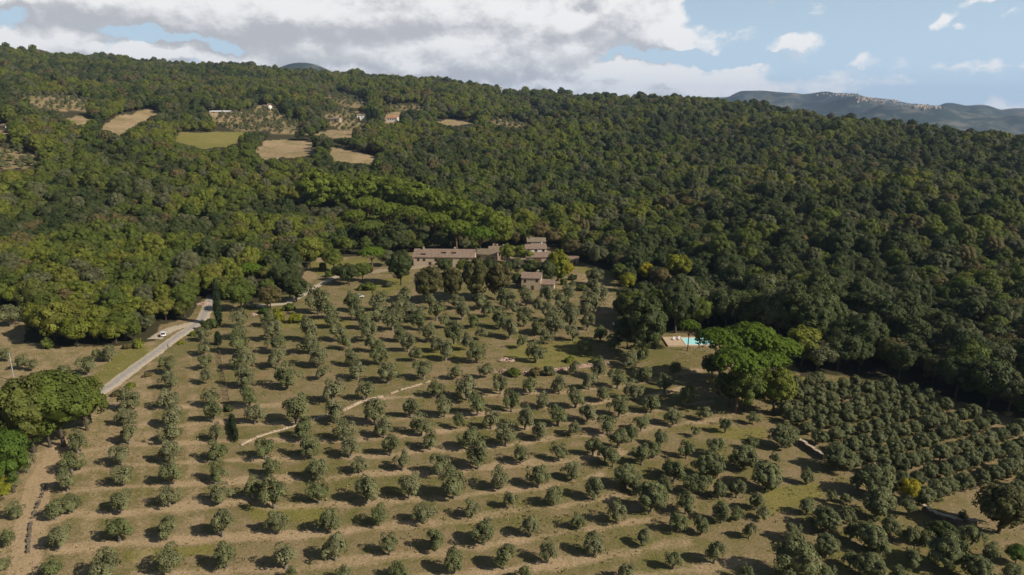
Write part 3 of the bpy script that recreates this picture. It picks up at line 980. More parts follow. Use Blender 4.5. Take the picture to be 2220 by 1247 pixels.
# ------------------------------------------------------------------ olives
olives = []     # (size in px, loc, scale, kind, mat, label, group)
for i, row in enumerate(ROWS):
    for j, (x, y, w) in enumerate(sorted(row)):
        w *= 1.0 + .14 * min(1, max(0, (1150 - y) / 300))
        g, s, t = place(x, y, w * 1.15, *DIM['olive'])
        olives.append((w, g, s, 'olive', 'olive', (i, j), 'orchard'))
for j, (x, y, w) in enumerate(BIGOL):
    w *= 1.0
    g, s, t = place(x, y, w, *DIM['olive'])
    olives.append((w, g, s, 'grove' if w > 55 else 'olive', 'olive_dark', j, 'dark'))
for j, (x, y, w) in enumerate(LEFTOL):
    g, s, t = place(x, y, w, *DIM['olive'])
    olives.append((w, g, s, 'olive', 'olive', j, 'left'))
# dense grove on the right: a lattice on the ground
GROVE = [(1690, 842), (1760, 818), (1915, 822), (2060, 866), (2225, 925), (2260, 1075), (2150, 1062), (2065, 1095), (2015, 1088), (1955, 1050), (1900, 1020), (1850, 1000), (1800, 965), (1735, 945), (1715, 905), (1690, 880)]
g0 = ground_hit(1975, 1016)
for jj in range(-8, 34):
    for ii in range(-40, 40):
        X = g0.x + ii * 4.0 - jj * .95 + rnd.uniform(-.45, .45)
        Y = g0.y + ii * 1.85 + jj * 5.5 + rnd.uniform(-.5, .5)
        if Y < 60:
            continue
        z = terr1(X, Y)
        px, py, dp = project(np.array([X, Y, z + 2.2]))
        if in_poly(np.array([float(px)]), np.array([float(py)]), GROVE)[0]:
            s = rnd.uniform(.78, .98)
            olives.append((4.4 * s * FPX / float(dp), Vector((X, Y, z)), s, 'grove', 'olive_dark', (jj, ii), 'grove'))
olives.sort(key=lambda o: -o[0])
ind, rest = olives[:300], olives[300:]
gr = sorted([o for o in ind if o[6] == 'grove'], key=lambda o: (o[5][0], o[1].x))
grow_rows = {}
for o in gr:
    grow_rows.setdefault(o[5][0], []).append(o)
NAMES_ROW = {k: n for n, k in enumerate(sorted(grow_rows))}
used_lbl = {}
first = {}
orch_rank = {}
for o in ind:
    if o[6] == 'orchard':
        orch_rank.setdefault(o[5][0], []).append(o)
for k in orch_rank:
    orch_rank[k].sort(key=lambda o: o[5][1])
dark_sorted = sorted([o for o in ind if o[6] == 'dark'], key=lambda o: o[1].y)
left_sorted = sorted([o for o in ind if o[6] == 'left'], key=lambda o: o[1].y)


def olive_label(o):
    if o[6] == 'orchard':
        i, j = o[5]
        size = 'wide' if o[0] > 54 else ('small' if o[0] < 36 and i < 8 else 'grey-green')
        return '%s olive, %s from the left in the %s orchard row from the bottom' % (size, ORD[j], ORD[i]), 'olives in rows across the open orchard'
    if o[6] == 'dark':
        k = dark_sorted.index(o)
        line = sorted(dark_sorted[k // 9 * 9:k // 9 * 9 + 9], key=lambda q: q[1].x)
        return '%s dark olive, %s from left in %s band of the dark cluster lower right' % ('large' if o[0] > 54 else 'smaller', ORD[line.index(o)], ORD[k // 9]), 'dark olives crowded at the lower right'
    if o[6] == 'left':
        px, py, dp = project(np.array(o[1]))
        k = left_sorted.index(o)
        where = 'beside the dirt track at the left edge' if py > 900 else 'in the dry field left of the road'
        grp = [q for q in left_sorted if (float(project(np.array(q[1]))[1]) > 900) == (py > 900)]
        return 'grey-green olive %s, %s nearest of these' % (where, ORD[grp.index(o)]), 'olives along the left edge'
    row = grow_rows[o[5][0]]
    return 'rounded olive, %s from left in the %s row of the dense right-hand grove' % (ORD[min(row.index(o), 29)], ORD[NAMES_ROW[o[5][0]]]), 'olives packed in the right-hand grove'


SRC_OL = {}
for n, o in enumerate(ind):
    w, g, s, kind, mat, _, grp = o
    lb, gp = olive_label(o)
    var = rnd.randrange(7) if kind == 'olive' else rnd.randrange(5)
    r, c = tree('olive_tree', kind, var, mat, BARK, g, s, rnd.uniform(0, 6.28), lb, 'olive tree', gp, rnd.uniform(.9, 1.1))
    SRC_OL.setdefault((kind, mat), {}).setdefault(var, c)
srcs, keymap = [], {}
for k, d in SRC_OL.items():
    for v, c in d.items():
        keymap.setdefault(k, []).append(len(srcs))
        srcs.append(c)
if rest:
    pts = [tuple(o[1]) for o in rest]
    idx = [rnd.choice(keymap[(o[3], o[4])]) for o in rest]
    rot = [rnd.uniform(0, 6.28) for o in rest]
    scl = [(o[2], o[2], o[2] * rnd.uniform(.9, 1.1)) for o in rest]
    scatter_stuff('olive_grove', srcs, pts, idx, np.array(rot), scl, 'smaller far olives of the orchard top and the dense grove', 'olive trees')

# ------------------------------------------------------------------ trees read one by one off the photograph
#  (x, y, width px, name, kind, var, leaves, bark, z-stretch, label)
HAND = [
    (58, 885, 138, 'broadleaf_tree', 'roundx', 0, 'oak', 'd', 1.0, 'large green tree at the left edge, leftmost of the roadside clump'),
    (122, 872, 138, 'broadleaf_tree', 'roundx', 1, 'oak', 'd', 1.0, 'large green tree in the middle of the roadside clump at left'),
    (178, 866, 96, 'broadleaf_tree', 'roundx', 2, 'oak', 'd', 1.0, 'green tree touching the near end of the road'),
    (98, 905, 103, 'broadleaf_tree', 'roundx', 3, 'oak', 'd', .9, 'lower green tree at the front of the left roadside clump'),
    (-14, 890, 100, 'broadleaf_tree', 'roundx', 1, 'oak', 'd', 1.0, 'green tree cut by the left edge behind the bright green tree'),
    (14, 985, 105, 'broadleaf_tree', 'roundx', 2, 'fresh', 'd', 1.15, 'bright green tree cut off by the left edge of the picture'),
    (-10, 1060, 60, 'broadleaf_tree', 'round', 2, 'ylime', 'd', 1.0, 'yellow-green bush-like tree at the left edge below the bright green one'),
    (868, 574, 60, 'broadleaf_tree', 'roundx', 0, 'holm', 'd', 1.0, 'dark tree hiding the left end of the long farmhouse'),
    (756, 590, 44, 'broadleaf_tree', 'round', 1, 'holm', 'd', 1.0, 'dark round tree at the end of the driveway'),
    (785, 585, 38, 'broadleaf_tree', 'round', 2, 'oak', 'd', 1.0, 'green tree beside the lone pine left of the farmhouse'),
    (930, 612, 70, 'chestnut_tree', 'dome', 0, 'chestnut', 'd', 1.05, 'domed chestnut, first from the left in the row below the farmhouse'),
    (980, 612, 54, 'chestnut_tree', 'dome', 1, 'chestnut', 'd', 1.25, 'narrow domed chestnut, second from the left below the farmhouse'),
    (1031, 598, 70, 'chestnut_tree', 'dome', 2, 'chestnut', 'd', 1.2, 'tall domed chestnut, third from the left below the farmhouse'),
    (1081, 604, 68, 'chestnut_tree', 'dome', 3, 'chestnut', 'd', 1.1, 'domed chestnut nearest the small stone house'),
    (1210, 570, 58, 'willow_tree', 'dome', 1, 'ylime', 'd', 1.05, 'bright yellow-green willow at the right end of the farmhouse'),
    (1232, 582, 26, 'willow_tree', 'dome', 2, 'yellow', 'd', 1.0, 'small yellow tree at the right foot of the willow'),
    (1122, 574, 34, 'broadleaf_tree', 'round', 3, 'grey', 'd', 1.0, 'grey-green tree in the courtyard between the farmhouses'),
    (1152, 580, 40, 'broadleaf_tree', 'round', 4, 'holm', 'd', 1.0, 'dark tree behind the roof of the small stone house'),
    (1186, 586, 48, 'broadleaf_tree', 'round', 5, 'holm', 'd', 1.0, 'dark tree between the small stone house and the willow'),
    (1100, 545, 34, 'broadleaf_tree', 'round', 1, 'lime', 'd', 1.15, 'light green tree standing in front of the left farm wing'),
    (1128, 545, 26, 'broadleaf_tree', 'round', 0, 'lime', 'd', 1.2, 'light green narrow tree left of the tall farm roof'),
    (1028, 548, 24, 'broadleaf_tree', 'dome', 2, 'holm', 'd', .9, 'small round dark tree in front of the long farmhouse roof end'),
    (906, 530, 28, 'broadleaf_tree', 'round', 2, 'oak', 'd', .9, 'small green tree behind the left end of the long farmhouse'),
    (1008, 528, 28, 'broadleaf_tree', 'round', 4, 'grey', 'd', .9, 'small grey-green tree behind the right end of the long farmhouse'),
    (962, 574, 36, 'broadleaf_tree', 'round', 5, 'holm', 'd', .9, 'small tree against the pale wall of the long farmhouse'),
    (1398, 586, 38, 'broadleaf_tree', 'round', 3, 'yellow', 'd', 1.0, 'yellow tree at the wood edge right of the farm'),
    (1360, 607, 36, 'broadleaf_tree', 'round', 1, 'ylime', 'd', 1.1, 'yellow-green tree at the wood edge left of the big dark tree'),
    (1470, 577, 56, 'broadleaf_tree', 'roundx', 2, 'ylime', 'd', 1.0, 'tall yellow-green tree among the dark wood right of the farm'),
    (1432, 600, 44, 'broadleaf_tree', 'round', 5, 'brown', 'd', 1.0, 'brownish tree between the two yellow-green trees'),
    (1366, 660, 64, 'broadleaf_tree', 'roundx', 3, 'oak', 'd', 1.0, 'green tree left behind the big dark tree by the pool'),
    (1402, 698, 96, 'broadleaf_tree', 'roundx', 0, 'holm', 'd', 1.15, 'big dark tree left of the swimming pool'),
    (1362, 712, 64, 'broadleaf_tree', 'roundx', 1, 'holm', 'd', .95, 'dark tree at the left foot of the big dark tree'),
    (1682, 838, 84, 'broadleaf_tree', 'roundx', 3, 'lime', 'd', .95, 'light green tree with a bare stem below the umbrella pines'),
    (1585, 838, 70, 'broadleaf_tree', 'roundx', 2, 'holm', 'd', .9, 'dark tree in the shade under the umbrella pines'),
    (1975, 1058, 48, 'broadleaf_tree', 'round', 2, 'yellow', 'd', 1.0, 'bright yellow tree at the lower edge of the dense grove'),
    (2176, 1094, 112, 'broadleaf_tree', 'dome', 3, 'chestnut', 'd', .95, 'large round brown-green tree at the lower right edge'),
    (2040, 1150, 54, 'broadleaf_tree', 'round', 4, 'holm', 'd', .85, 'dark tree in the shadow below the lower retaining wall'),
    (2206, 1198, 46, 'broadleaf_tree', 'round', 1, 'fresh', 'd', .9, 'fresh green bushy tree in the bottom right corner'),
    (722, 560, 44, 'broadleaf_tree', 'round', 0, 'oak', 'd', 1.0, 'green tree on the lawn between the driveway and the lone pine'),
    (738, 588, 36, 'broadleaf_tree', 'round', 2, 'holm', 'd', .9, 'dark tree left of the driveway end tree'),
    (836, 556, 36, 'broadleaf_tree', 'round', 3, 'grey', 'd', .9, 'grey-green tree between the lone pine and the farmhouse'),
    (1630, 838, 70, 'broadleaf_tree', 'round', 1, 'oak', 'd', .9, 'dull green tree under the front of the pine group'),
    (1006, 576, 34, 'broadleaf_tree', 'round', 0, 'oak', 'd', .9, 'small green tree in front of the right half of the long farmhouse'),
    (1062, 574, 34, 'broadleaf_tree', 'round', 1, 'holm', 'd', 1.0, 'dark tree behind the tallest chestnuts beside the barn'),
    (1100, 578, 34, 'broadleaf_tree', 'round', 2, 'holm', 'd', .9, 'dark low tree left behind the small stone house'),
    (1122, 605, 26, 'broadleaf_tree', 'round', 3, 'holm', 'd', 1.1, 'dark tree pressed against the left wall of the stone house'),
    (1146, 553, 22, 'broadleaf_tree', 'round', 5, 'lime', 'd', 1.1, 'light green tree beside the low farm wing'),
    (1214, 596, 26, 'broadleaf_tree', 'round', 4, 'oak', 'd', .8, 'green bushy tree below the yellow-green willow'),
    (918, 560, 22, 'broadleaf_tree', 'round', 0, 'grey', 'd', .9, 'small grey tree at the left wall of the long farmhouse'),
    (1290, 596, 40, 'broadleaf_tree', 'round', 1, 'grey', 'd', .9, 'grey-green tree at the wood edge above the big olive bush'),
    (1618, 832, 92, 'broadleaf_tree', 'roundx', 1, 'oak', 'd', .9, 'wide green tree spreading low below the front pines'),
    (1546, 790, 54, 'broadleaf_tree', 'round', 0, 'holm', 'd', .9, 'dark tree at the lower left foot of the pine group'),
    (670, 540, 52, 'broadleaf_tree', 'round', 3, 'lime', 'd', 1.2, 'light green tree at the wood edge above the driveway'),
    (640, 622, 56, 'broadleaf_tree', 'roundx', 0, 'holm', 'd', .8, 'dark tree just left of the gravel driveway'),
    (585, 640, 50, 'broadleaf_tree', 'round', 5, 'brown', 'd', .95, 'brown-green tree above the gravel forecourt'),
    (520, 635, 56, 'broadleaf_tree', 'round', 1, 'oak', 'd', 1.1, 'green tree right of the tall roadside cypress'),
    # umbrella pines
    (1494, 706, 48, 'umbrella_pine', 'umbrellat', 0, 'pine', 'p', 1.25, 'small umbrella pine standing alone in front of the pool'),
    (1566, 737, 110, 'umbrella_pine', 'umbrellat', 1, 'pine', 'p', 1.0, 'umbrella pine at the left of the large pine group by the pool'),
    (1632, 728, 120, 'umbrella_pine', 'umbrellat', 2, 'pine', 'p', 1.0, 'umbrella pine at the top of the large pine group'),
    (1680, 752, 104, 'umbrella_pine', 'umbrellat', 3, 'pine', 'p', 1.0, 'umbrella pine at the right end of the large pine group'),
    (1604, 784, 122, 'umbrella_pine', 'umbrellat', 0, 'pine', 'p', 1.0, 'umbrella pine at the front left of the large pine group'),
    (1664, 780, 92, 'umbrella_pine', 'umbrellat', 1, 'pine', 'p', 1.0, 'umbrella pine at the front right of the large pine group'),
    (540, 582, 56, 'umbrella_pine', 'umbrella', 2, 'pine', 'p', .95, 'round bright pine alone in the dark wood left of the driveway'),
    (806, 548, 58, 'umbrella_pine', 'umbrella', 3, 'pine', 'p', 1.0, 'tall umbrella pine alone left of the farmhouse'),
    (672, 528, 52, 'umbrella_pine', 'umbrella', 1, 'pine', 'p', .9, 'bright pine at the wood edge above the farm driveway'),
    (690, 412, 91, 'umbrella_pine', 'dome', 0, 'belt', 'p', .95, 'first pine from the left along the crest of the pine belt'),
    (745, 416, 85, 'umbrella_pine', 'dome', 1, 'belt', 'p', .95, 'second pine from the left along the crest of the pine belt'),
    (800, 416, 85, 'umbrella_pine', 'dome', 2, 'belt', 'p', .95, 'third pine from the left along the crest of the pine belt'),
    (856, 420, 85, 'umbrella_pine', 'dome', 3, 'belt', 'p', .95, 'fourth pine from the left along the crest of the pine belt'),
    (905, 431, 85, 'umbrella_pine', 'dome', 0, 'belt', 'p', .95, 'fifth pine from the left along the crest of the pine belt'),
    (950, 445, 80, 'umbrella_pine', 'dome', 1, 'belt', 'p', .95, 'sixth pine from the left along the crest of the pine belt'),
    (992, 460, 80, 'umbrella_pine', 'dome', 2, 'belt', 'p', .95, 'seventh pine from the left along the crest of the pine belt'),
    (1034, 474, 78, 'umbrella_pine', 'dome', 3, 'belt', 'p', .95, 'eighth pine from the left along the crest of the pine belt'),
    (1072, 490, 78, 'umbrella_pine', 'dome', 0, 'belt', 'p', .95, 'ninth pine, last to the right on the pine belt crest'),
    (797, 442, 67, 'umbrella_pine', 'umbrella', 1, 'belt', 'p', 1.0, 'first pine in the lower line of the pine belt'),
    (768, 468, 57, 'umbrella_pine', 'umbrella', 2, 'belt', 'p', 1.0, 'small pine at the lower left of the pine belt'),
    (840, 455, 72, 'umbrella_pine', 'umbrella', 3, 'belt', 'p', 1.0, 'second pine in the lower line of the pine belt'),
    (890, 462, 72, 'umbrella_pine', 'umbrella', 0, 'belt', 'p', 1.0, 'third pine in the lower line of the pine belt'),
    (942, 478, 75, 'umbrella_pine', 'umbrella', 2, 'belt', 'p', 1.0, 'fourth pine in the lower line of the pine belt'),
    (990, 494, 75, 'umbrella_pine', 'umbrella', 1, 'belt', 'p', 1.0, 'fifth pine in the lower line of the pine belt'),
    (1040, 508, 75, 'umbrella_pine', 'umbrella', 3, 'pine', 'p', 1.0, 'sixth pine in the lower line, above the farm roofs'),
    (800, 492, 65, 'umbrella_pine', 'umbrella', 0, 'oak', 'p', 1.0, 'dull green pine low in the wood left of the farm'),
    # cypresses
    (470, 655, 18, 'cypress_tree', 'cypress', 0, 'cypress', 'd', 1.0, 'tall dark cypress beside the bend of the road'),
    (472, 733, 15, 'cypress_tree', 'cypress', 1, 'cypress', 'd', .36, 'small dark cypress at the top of the wire fence'),
    (798, 250, 8, 'cypress_tree', 'cypress', 0, 'cypress', 'd', .72, 'first of four far cypresses beside the white hillside house'),
    (804, 247, 8, 'cypress_tree', 'cypress', 1, 'cypress', 'd', .8, 'second of four far cypresses beside the white hillside house'),
    (811, 249, 8, 'cypress_tree', 'cypress', 0, 'cypress', 'd', .76, 'third of four far cypresses beside the white hillside house'),
    (818, 255, 8, 'cypress_tree', 'cypress', 1, 'cypress', 'd', .72, 'fourth of four far cypresses, nearest the red-roofed house'),
    # shrubs
    (600, 681, 34, 'shrub', 'shrub', 0, 'ylime', 'd', 1.3, 'bright yellow-green shrub below the gravel forecourt'),
    (642, 688, 36, 'shrub', 'shrub', 1, 'ylime', 'd', 1.0, 'lower yellow-green shrub right of the brightest one'),
    (572, 672, 26, 'shrub', 'shrub', 2, 'fresh', 'd', 1.0, 'green shrub left of the yellow-green shrubs'),
    (626, 665, 28, 'shrub', 'shrub', 0, 'oak', 'd', 1.0, 'dark green shrub between the two yellow-green shrubs'),
    (540, 656, 24, 'feathery_palm', 'shrub', 1, 'pale', 'd', 1.4, 'pale feathery palm-like plant at the forecourt corner'),
    (452, 700, 40, 'shrub', 'shrub', 2, 'holm', 'd', 1.1, 'dark bush at the foot of the tall cypress'),
    (434, 716, 26, 'shrub', 'shrub', 3, 'grey', 'd', 1.0, 'grey-green bush on the right verge at the road bend'),
    (494, 884, 24, 'shrub', 'shrub', 0, 'holm', 'd', 1.1, 'small dark bush on the wire fence line'),
    (1116, 806, 38, 'shrub', 'shrub', 1, 'oak', 'd', .7, 'low green bush on the stone terrace wall'),
    (1160, 804, 34, 'shrub', 'shrub', 2, 'brown', 'd', .95, 'dense dark bush in the middle of the terrace wall'),
    (1188, 803, 34, 'shrub', 'shrub', 3, 'grey', 'd', 1.0, 'dense grey-green bush right of the middle of the terrace wall'),
    (1236, 778, 26, 'shrub', 'shrub', 0, 'lime', 'd', .8, 'bright small bush behind the right end of the terrace wall'),
    (1290, 780, 24, 'shrub', 'shrub', 1, 'oak', 'd', .6, 'low bush at the right end of the terrace wall'),
    (715, 592, 24, 'shrub', 'shrub', 2, 'oak', 'd', 1.0, 'small green bush above the driveway end'),
    (700, 576, 26, 'shrub', 'shrub', 3, 'lime', 'd', 1.0, 'light green bush on the lawn above the driveway'),
    (796, 620, 40, 'shrub', 'shrub', 0, 'oak', 'd', .7, 'low wide green bush beside the parked grey car'),
    (842, 615, 22, 'shrub', 'shrub', 1, 'grey', 'd', 1.0, 'small grey bush on the bright lawn left of the chestnuts'),
    (1242, 600, 22, 'shrub', 'shrub', 2, 'holm', 'd', 1.0, 'dark bush on the bank right of the willow'),
    (1222, 610, 18, 'shrub', 'shrub', 3, 'oak', 'd', 1.3, 'small upright bush right of the stone house'),
    (1242, 614, 20, 'shrub', 'shrub', 0, 'grey', 'd', .9, 'low grey bush right of the upright bush by the stone house'),
    (1286, 612, 34, 'shrub', 'shrub', 1, 'grey', 'd', 1.1, 'grey-green bush at the wood edge right of the stone house'),
    (1262, 622, 28, 'shrub', 'shrub', 2, 'oak', 'd', .9, 'green bush between the stone house and the big olive'),
    (1384, 745, 18, 'shrub', 'shrub', 3, 'grey', 'd', 1.2, 'small grey bush in the shade left of the pool'),
    (392, 742, 16, 'shrub', 'shrub', 1, 'ylime', 'd', .8, 'yellowish weed bush on the verge, nearest the white car'),
    (352, 790, 20, 'shrub', 'shrub', 2, 'brown', 'd', .7, 'brownish bush on the bank below the middle of the road'),
    (318, 812, 22, 'shrub', 'shrub', 3, 'brown', 'd', .7, 'second brownish bush on the bank, further down the road'),
    (282, 834, 24, 'shrub', 'shrub', 0, 'lime', 'd', .7, 'olive-coloured bush on the bank near the road end'),
    (252, 852, 26, 'shrub', 'shrub', 1, 'brown', 'd', .8, 'brown bush at the near end of the road bank'),
    (226, 766, 18, 'shrub', 'shrub', 2, 'oak', 'd', .7, 'small green bush on the field side of the road'),
    (420, 722, 20, 'shrub', 'shrub', 3, 'lime', 'd', .9, 'light bush on the inside of the road bend'),
    (100, 742, 34, 'shrub', 'shrub', 0, 'oak', 'd', 1.2, 'green bush at the foot of the left wood, nearest the left edge'),
    (300, 742, 30, 'shrub', 'shrub', 2, 'lime', 'd', 1.1, 'light green bush at the wood foot left of the white car'),
    (186, 778, 26, 'shrub', 'shrub', 0, 'oak', 'd', .6, 'low bush in the dry field beside the road'),
    (275, 750, 22, 'shrub', 'shrub', 1, 'brown', 'd', .8, 'small brown bush at the field edge below the wood'),
    (1600, 826, 30, 'shrub', 'shrub', 2, 'holm', 'd', .9, 'dark bush in the shade of the pine group'),
]
HANDPX = []
for (x, y, w, nm, kind, var, lm, bk, sz, lb) in HAND:
    g, s, t = place(x, y, w, DIM[kind][0], DIM[kind][1] * sz)
    cat = {'umbrella_pine': 'pine tree', 'cypress_tree': 'cypress', 'shrub': 'shrub', 'feathery_palm': 'palm', 'chestnut_tree': 'chestnut tree', 'willow_tree': 'willow'}.get(nm, 'tree')
    grp = {'umbrella_pine': 'umbrella pines', 'cypress_tree': 'cypresses', 'chestnut_tree': 'chestnuts in a row below the farmhouse', 'shrub': 'garden and roadside shrubs', 'broadleaf_tree': 'single broadleaf trees', 'willow_tree': 'yellow trees by the farmhouse'}.get(nm)
    HANDPX.append((x, y, w, t))
    tree(nm, kind, var, lm, BARKP if bk == 'p' else BARKD, g, s, rnd.uniform(0, 6.28), lb, cat, grp, sz)

# ------------------------------------------------------------------ the wood
MATS = ['holm', 'oak', 'lime', 'brown', 'grey']
NV = 7
frng = np.random.default_rng(12)
cand = []
for ring0, ring1, spc in ((150, 420, 6.6), (420, 760, 7.0), (760, 1200, 7.9), (1200, 2150, 9.2)):
    xs = np.arange(-1700, 1700, spc)
    ys = np.arange(60, 2160, spc * .9)
    Xg, Yg = np.meshgrid(xs, ys)
    Xg[1::2] += spc / 2
    X = (Xg + frng.uniform(-.38, .38, Xg.shape) * spc).ravel()
    Y = (Yg + frng.uniform(-.38, .38, Xg.shape) * spc).ravel()
    r = np.hypot(X, Y)
    th = np.arctan2(X, Y)
    k = (r >= ring0) & (r < ring1) & (np.abs(th) < math.radians(43))
    X, Y, r, th = X[k], Y[k], r[k], th[k]
    xc = CX + FPX * np.tan(th) / cp
    Rr = np.interp(xc, RDX, RD)
    k = r < Rr * 1.05
    cand.append(np.stack([X[k], Y[k], np.full(k.sum(), spc / 8.2)], -1))
cand = np.vstack(cand)
X, Y, SF = cand.T
Z = terrain(X, Y)
edge = (X > 60) & (np.hypot(X, Y) < 300)
size = (1 + .12 * edge) * SF * (0.70 + .80 * frng.beta(1.6, 2.2, len(X))) * (0.74 + .52 * vnoise(X, Y, 38, 77))
hs = frng.uniform(.78, 1.28, len(X))
B = np.stack([X, Y, Z], -1)
bx, by, bd = project(B)
keep = ~in_poly(bx, by, OPEN)
for f in (.45, .75, 1.0):
    tx, ty, td = project(B + np.array([0, 0, 1]) * (9.5 * size * hs * f)[:, None])
    fx_, fy_ = tx + (vnoise(X, Y, 22, 51) - .5) * 16, ty + (vnoise(X, Y, 18, 52) - .5) * 8
    for P_ in FIELDS.values():
        keep &= ~(in_poly(fx_, fy_, P_) | in_poly(bx, by, P_))
    for (x0, y0, x1, y1) in HCLEAR:
        keep &= ~((tx > x0) & (tx < x1) & (ty > y0 + 2) & (ty < y1 + (4 if f < .8 else 0)))
    # crowns must not lean over the open ground edge either
    if f == .45:
        keep &= ~in_poly(tx, ty, OPEN)
# keep clear of hand-placed trees
hp = np.array([tuple(o.location)[:2] + (o.scale[0] * (2.2 if o.name.startswith('umbrella') else 3.2),) for o in bpy.data.objects if o.name.split('.')[0] in ('broadleaf_tree', 'umbrella_pine', 'chestnut_tree', 'willow_tree', 'cypress_tree')])
for hx, hy, hr in hp:
    keep &= np.hypot(X - hx, Y - hy) > hr
for f in (.55, .95):
    tx, ty, td = project(B + np.array([0, 0, 1]) * (9.5 * size * hs * f)[:, None])
    rw = 4.2 * size * FPX / np.maximum(td, 1)
    for (hx, hy, hw, ht) in HANDPX:
        keep &= ~((np.abs(tx - hx) < hw * .42 + rw * .35) & (np.abs(ty - hy) < hw * .36 + rw * .3) & (td < ht + 4))
# thin the hillside orchards (pale fields) - small olives there come later
X, Y, Z, size, hs, bx, by, bd = (a[keep] for a in (X, Y, Z, size, hs, bx, by, bd))
N = len(X)
# kinds by patches
n1 = vnoise(X, Y, 70, 1) * .6 + vnoise(X, Y, 25, 2) * .4
n2 = vnoise(X, Y, 160, 4)
u = frng.uniform(size=N)
mi = np.ones(N, int)
mi[(n1 < .43) & (u < .72)] = 0
mi[(n1 > .57) & (u < .62)] = 2
mi[(u > .95)] = 3
mi[(u > .80) & (u <= .95)] = 4
mi[(n2 > .66) & (u > .3) & (u < .42)] = 3
rightside = bx > 1250
mi[rightside & (frng.uniform(size=N) < .30) & (mi == 2)] = 4
mi[rightside & (frng.uniform(size=N) < .10)] = 0
vi = frng.integers(0, NV, N)
rotz = frng.uniform(0, 6.28, N)
order = np.argsort(bd)
near = order[(bx[order] > -60) & (bx[order] < 2280)]
pick = near[:300]
pickset = set(pick.tolist())
COLW = {'holm': 'dark green', 'oak': 'green', 'lime': 'light green', 'brown': 'brown-green', 'grey': 'grey-green'}
zones = {'left': [], 'mid': [], 'right': []}
for i in pick:
    zones['left' if bx[i] < 560 else ('mid' if bx[i] < 1500 else 'right')].append(i)
ZN = {'left': ('wood behind the road', 'broadleaf trees at the edge of the wood behind the road'),
      'mid': ('wood around the farm', 'broadleaf trees around the farm'),
      'right': ('wood above the dense grove', 'broadleaf trees at the wood edge above the dense grove')}
SRC_F = {}
for zn, lst in zones.items():
    lst.sort(key=lambda i: bd[i])
    nline = max(1, math.ceil(len(lst) / 16))
    for k in range(nline):
        line = sorted(lst[k * 16:(k + 1) * 16], key=lambda i: bx[i])
        for q, i in enumerate(line):
            mt = MATS[mi[i]]
            lb = '%s tree, %s from left in %s line, %s' % (COLW[mt], ORD[q], ORD[k], ZN[zn][0])
            r, c = tree('broadleaf_tree', 'roundx' if vi[i] >= 4 else 'round', int(vi[i]), mt, BARKD, (X[i], Y[i], Z[i]), float(size[i]), float(rotz[i]), lb, 'tree', ZN[zn][1], float(hs[i]))
            SRC_F.setdefault((int(mi[i]), int(vi[i])), c)
srcs = []
kmap = {}
for k, c in SRC_F.items():
    kmap[k] = len(srcs)
    srcs.append(c)
others = np.array([i for i in range(N) if i not in pickset])
idx = []
for i in others:
    k = (int(mi[i]), int(vi[i]))
    if k not in kmap:
        opts = [kk for kk in kmap if kk[0] == k[0]] or list(kmap)
        k = opts[i % len(opts)]
    idx.append(kmap[k])
scatter_stuff('forest', srcs, np.stack([X[others], Y[others], Z[others] - .3], -1), idx, rotz[others], np.stack([size[others], size[others], size[others] * hs[others]], -1),
              'mixed green wood covering the hills up to the skyline', 'forest')
# small olives of the far hillside orchards
fo = []
for k, P_ in FIELDS.items():
    if not k.startswith('pale'):
        continue
    x0, x1 = min(p[0] for p in P_), max(p[0] for p in P_)
    y0, y1 = min(p[1] for p in P_), max(p[1] for p in P_)
    gs = [ground_hit(*p) for p in P_]
    ax, bx_ = min(g.x for g in gs), max(g.x for g in gs)
    ay, by_ = min(g.y for g in gs), max(g.y for g in gs)
    stepx, stepy = 9.5, 9.5
    for yy in np.arange(ay, by_, stepy):
        for xx in np.arange(ax, bx_, stepx):
            X_, Y_ = xx + rnd.uniform(-2.6, 2.6), yy + rnd.uniform(-2.6, 2.6)
            if rnd.random() < .22:
                continue
            z_ = terr1(X_, Y_)
            p = project(np.array([X_, Y_, z_]))
            if in_poly(np.array([float(p[0])]), np.array([float(p[1])]), P_)[0]:
                fo.append((X_, Y_, z_))
if fo:
    ko = list(SRC_OL)[0]
    so = list(SRC_OL[('olive', 'olive')].values())
    scatter_stuff('hillside_olives', so, fo, [rnd.randrange(len(so)) for _ in fo], np.array([rnd.uniform(0, 6) for _ in fo]), [[rnd.uniform(.8, 1.9)] * 3 for _ in fo],
                  'tiny rows of olives on the pale far hillside plots', 'olive trees')
print('olives', len(olives), 'forest', N, 'far olives', len(fo))

# ------------------------------------------------------------------ roads and paths
def smooth_line(pts, n=10):
    pts = [Vector(p) for p in pts]
    out = []
    for i in range(len(pts) - 1):
        p0, p1, p2, p3 = pts[max(i - 1, 0)], pts[i], pts[i + 1], pts[min(i + 2, len(pts) - 1)]
        for k in range(n):
            t = k / n
            out.append(0.5 * ((2 * p1) + (p2 - p0) * t + (2 * p0 - 5 * p1 + 4 * p2 - p3) * t * t + (3 * p1 - p0 - 3 * p2 + p3) * t ** 3))
    out.append(pts[-1])
    return out


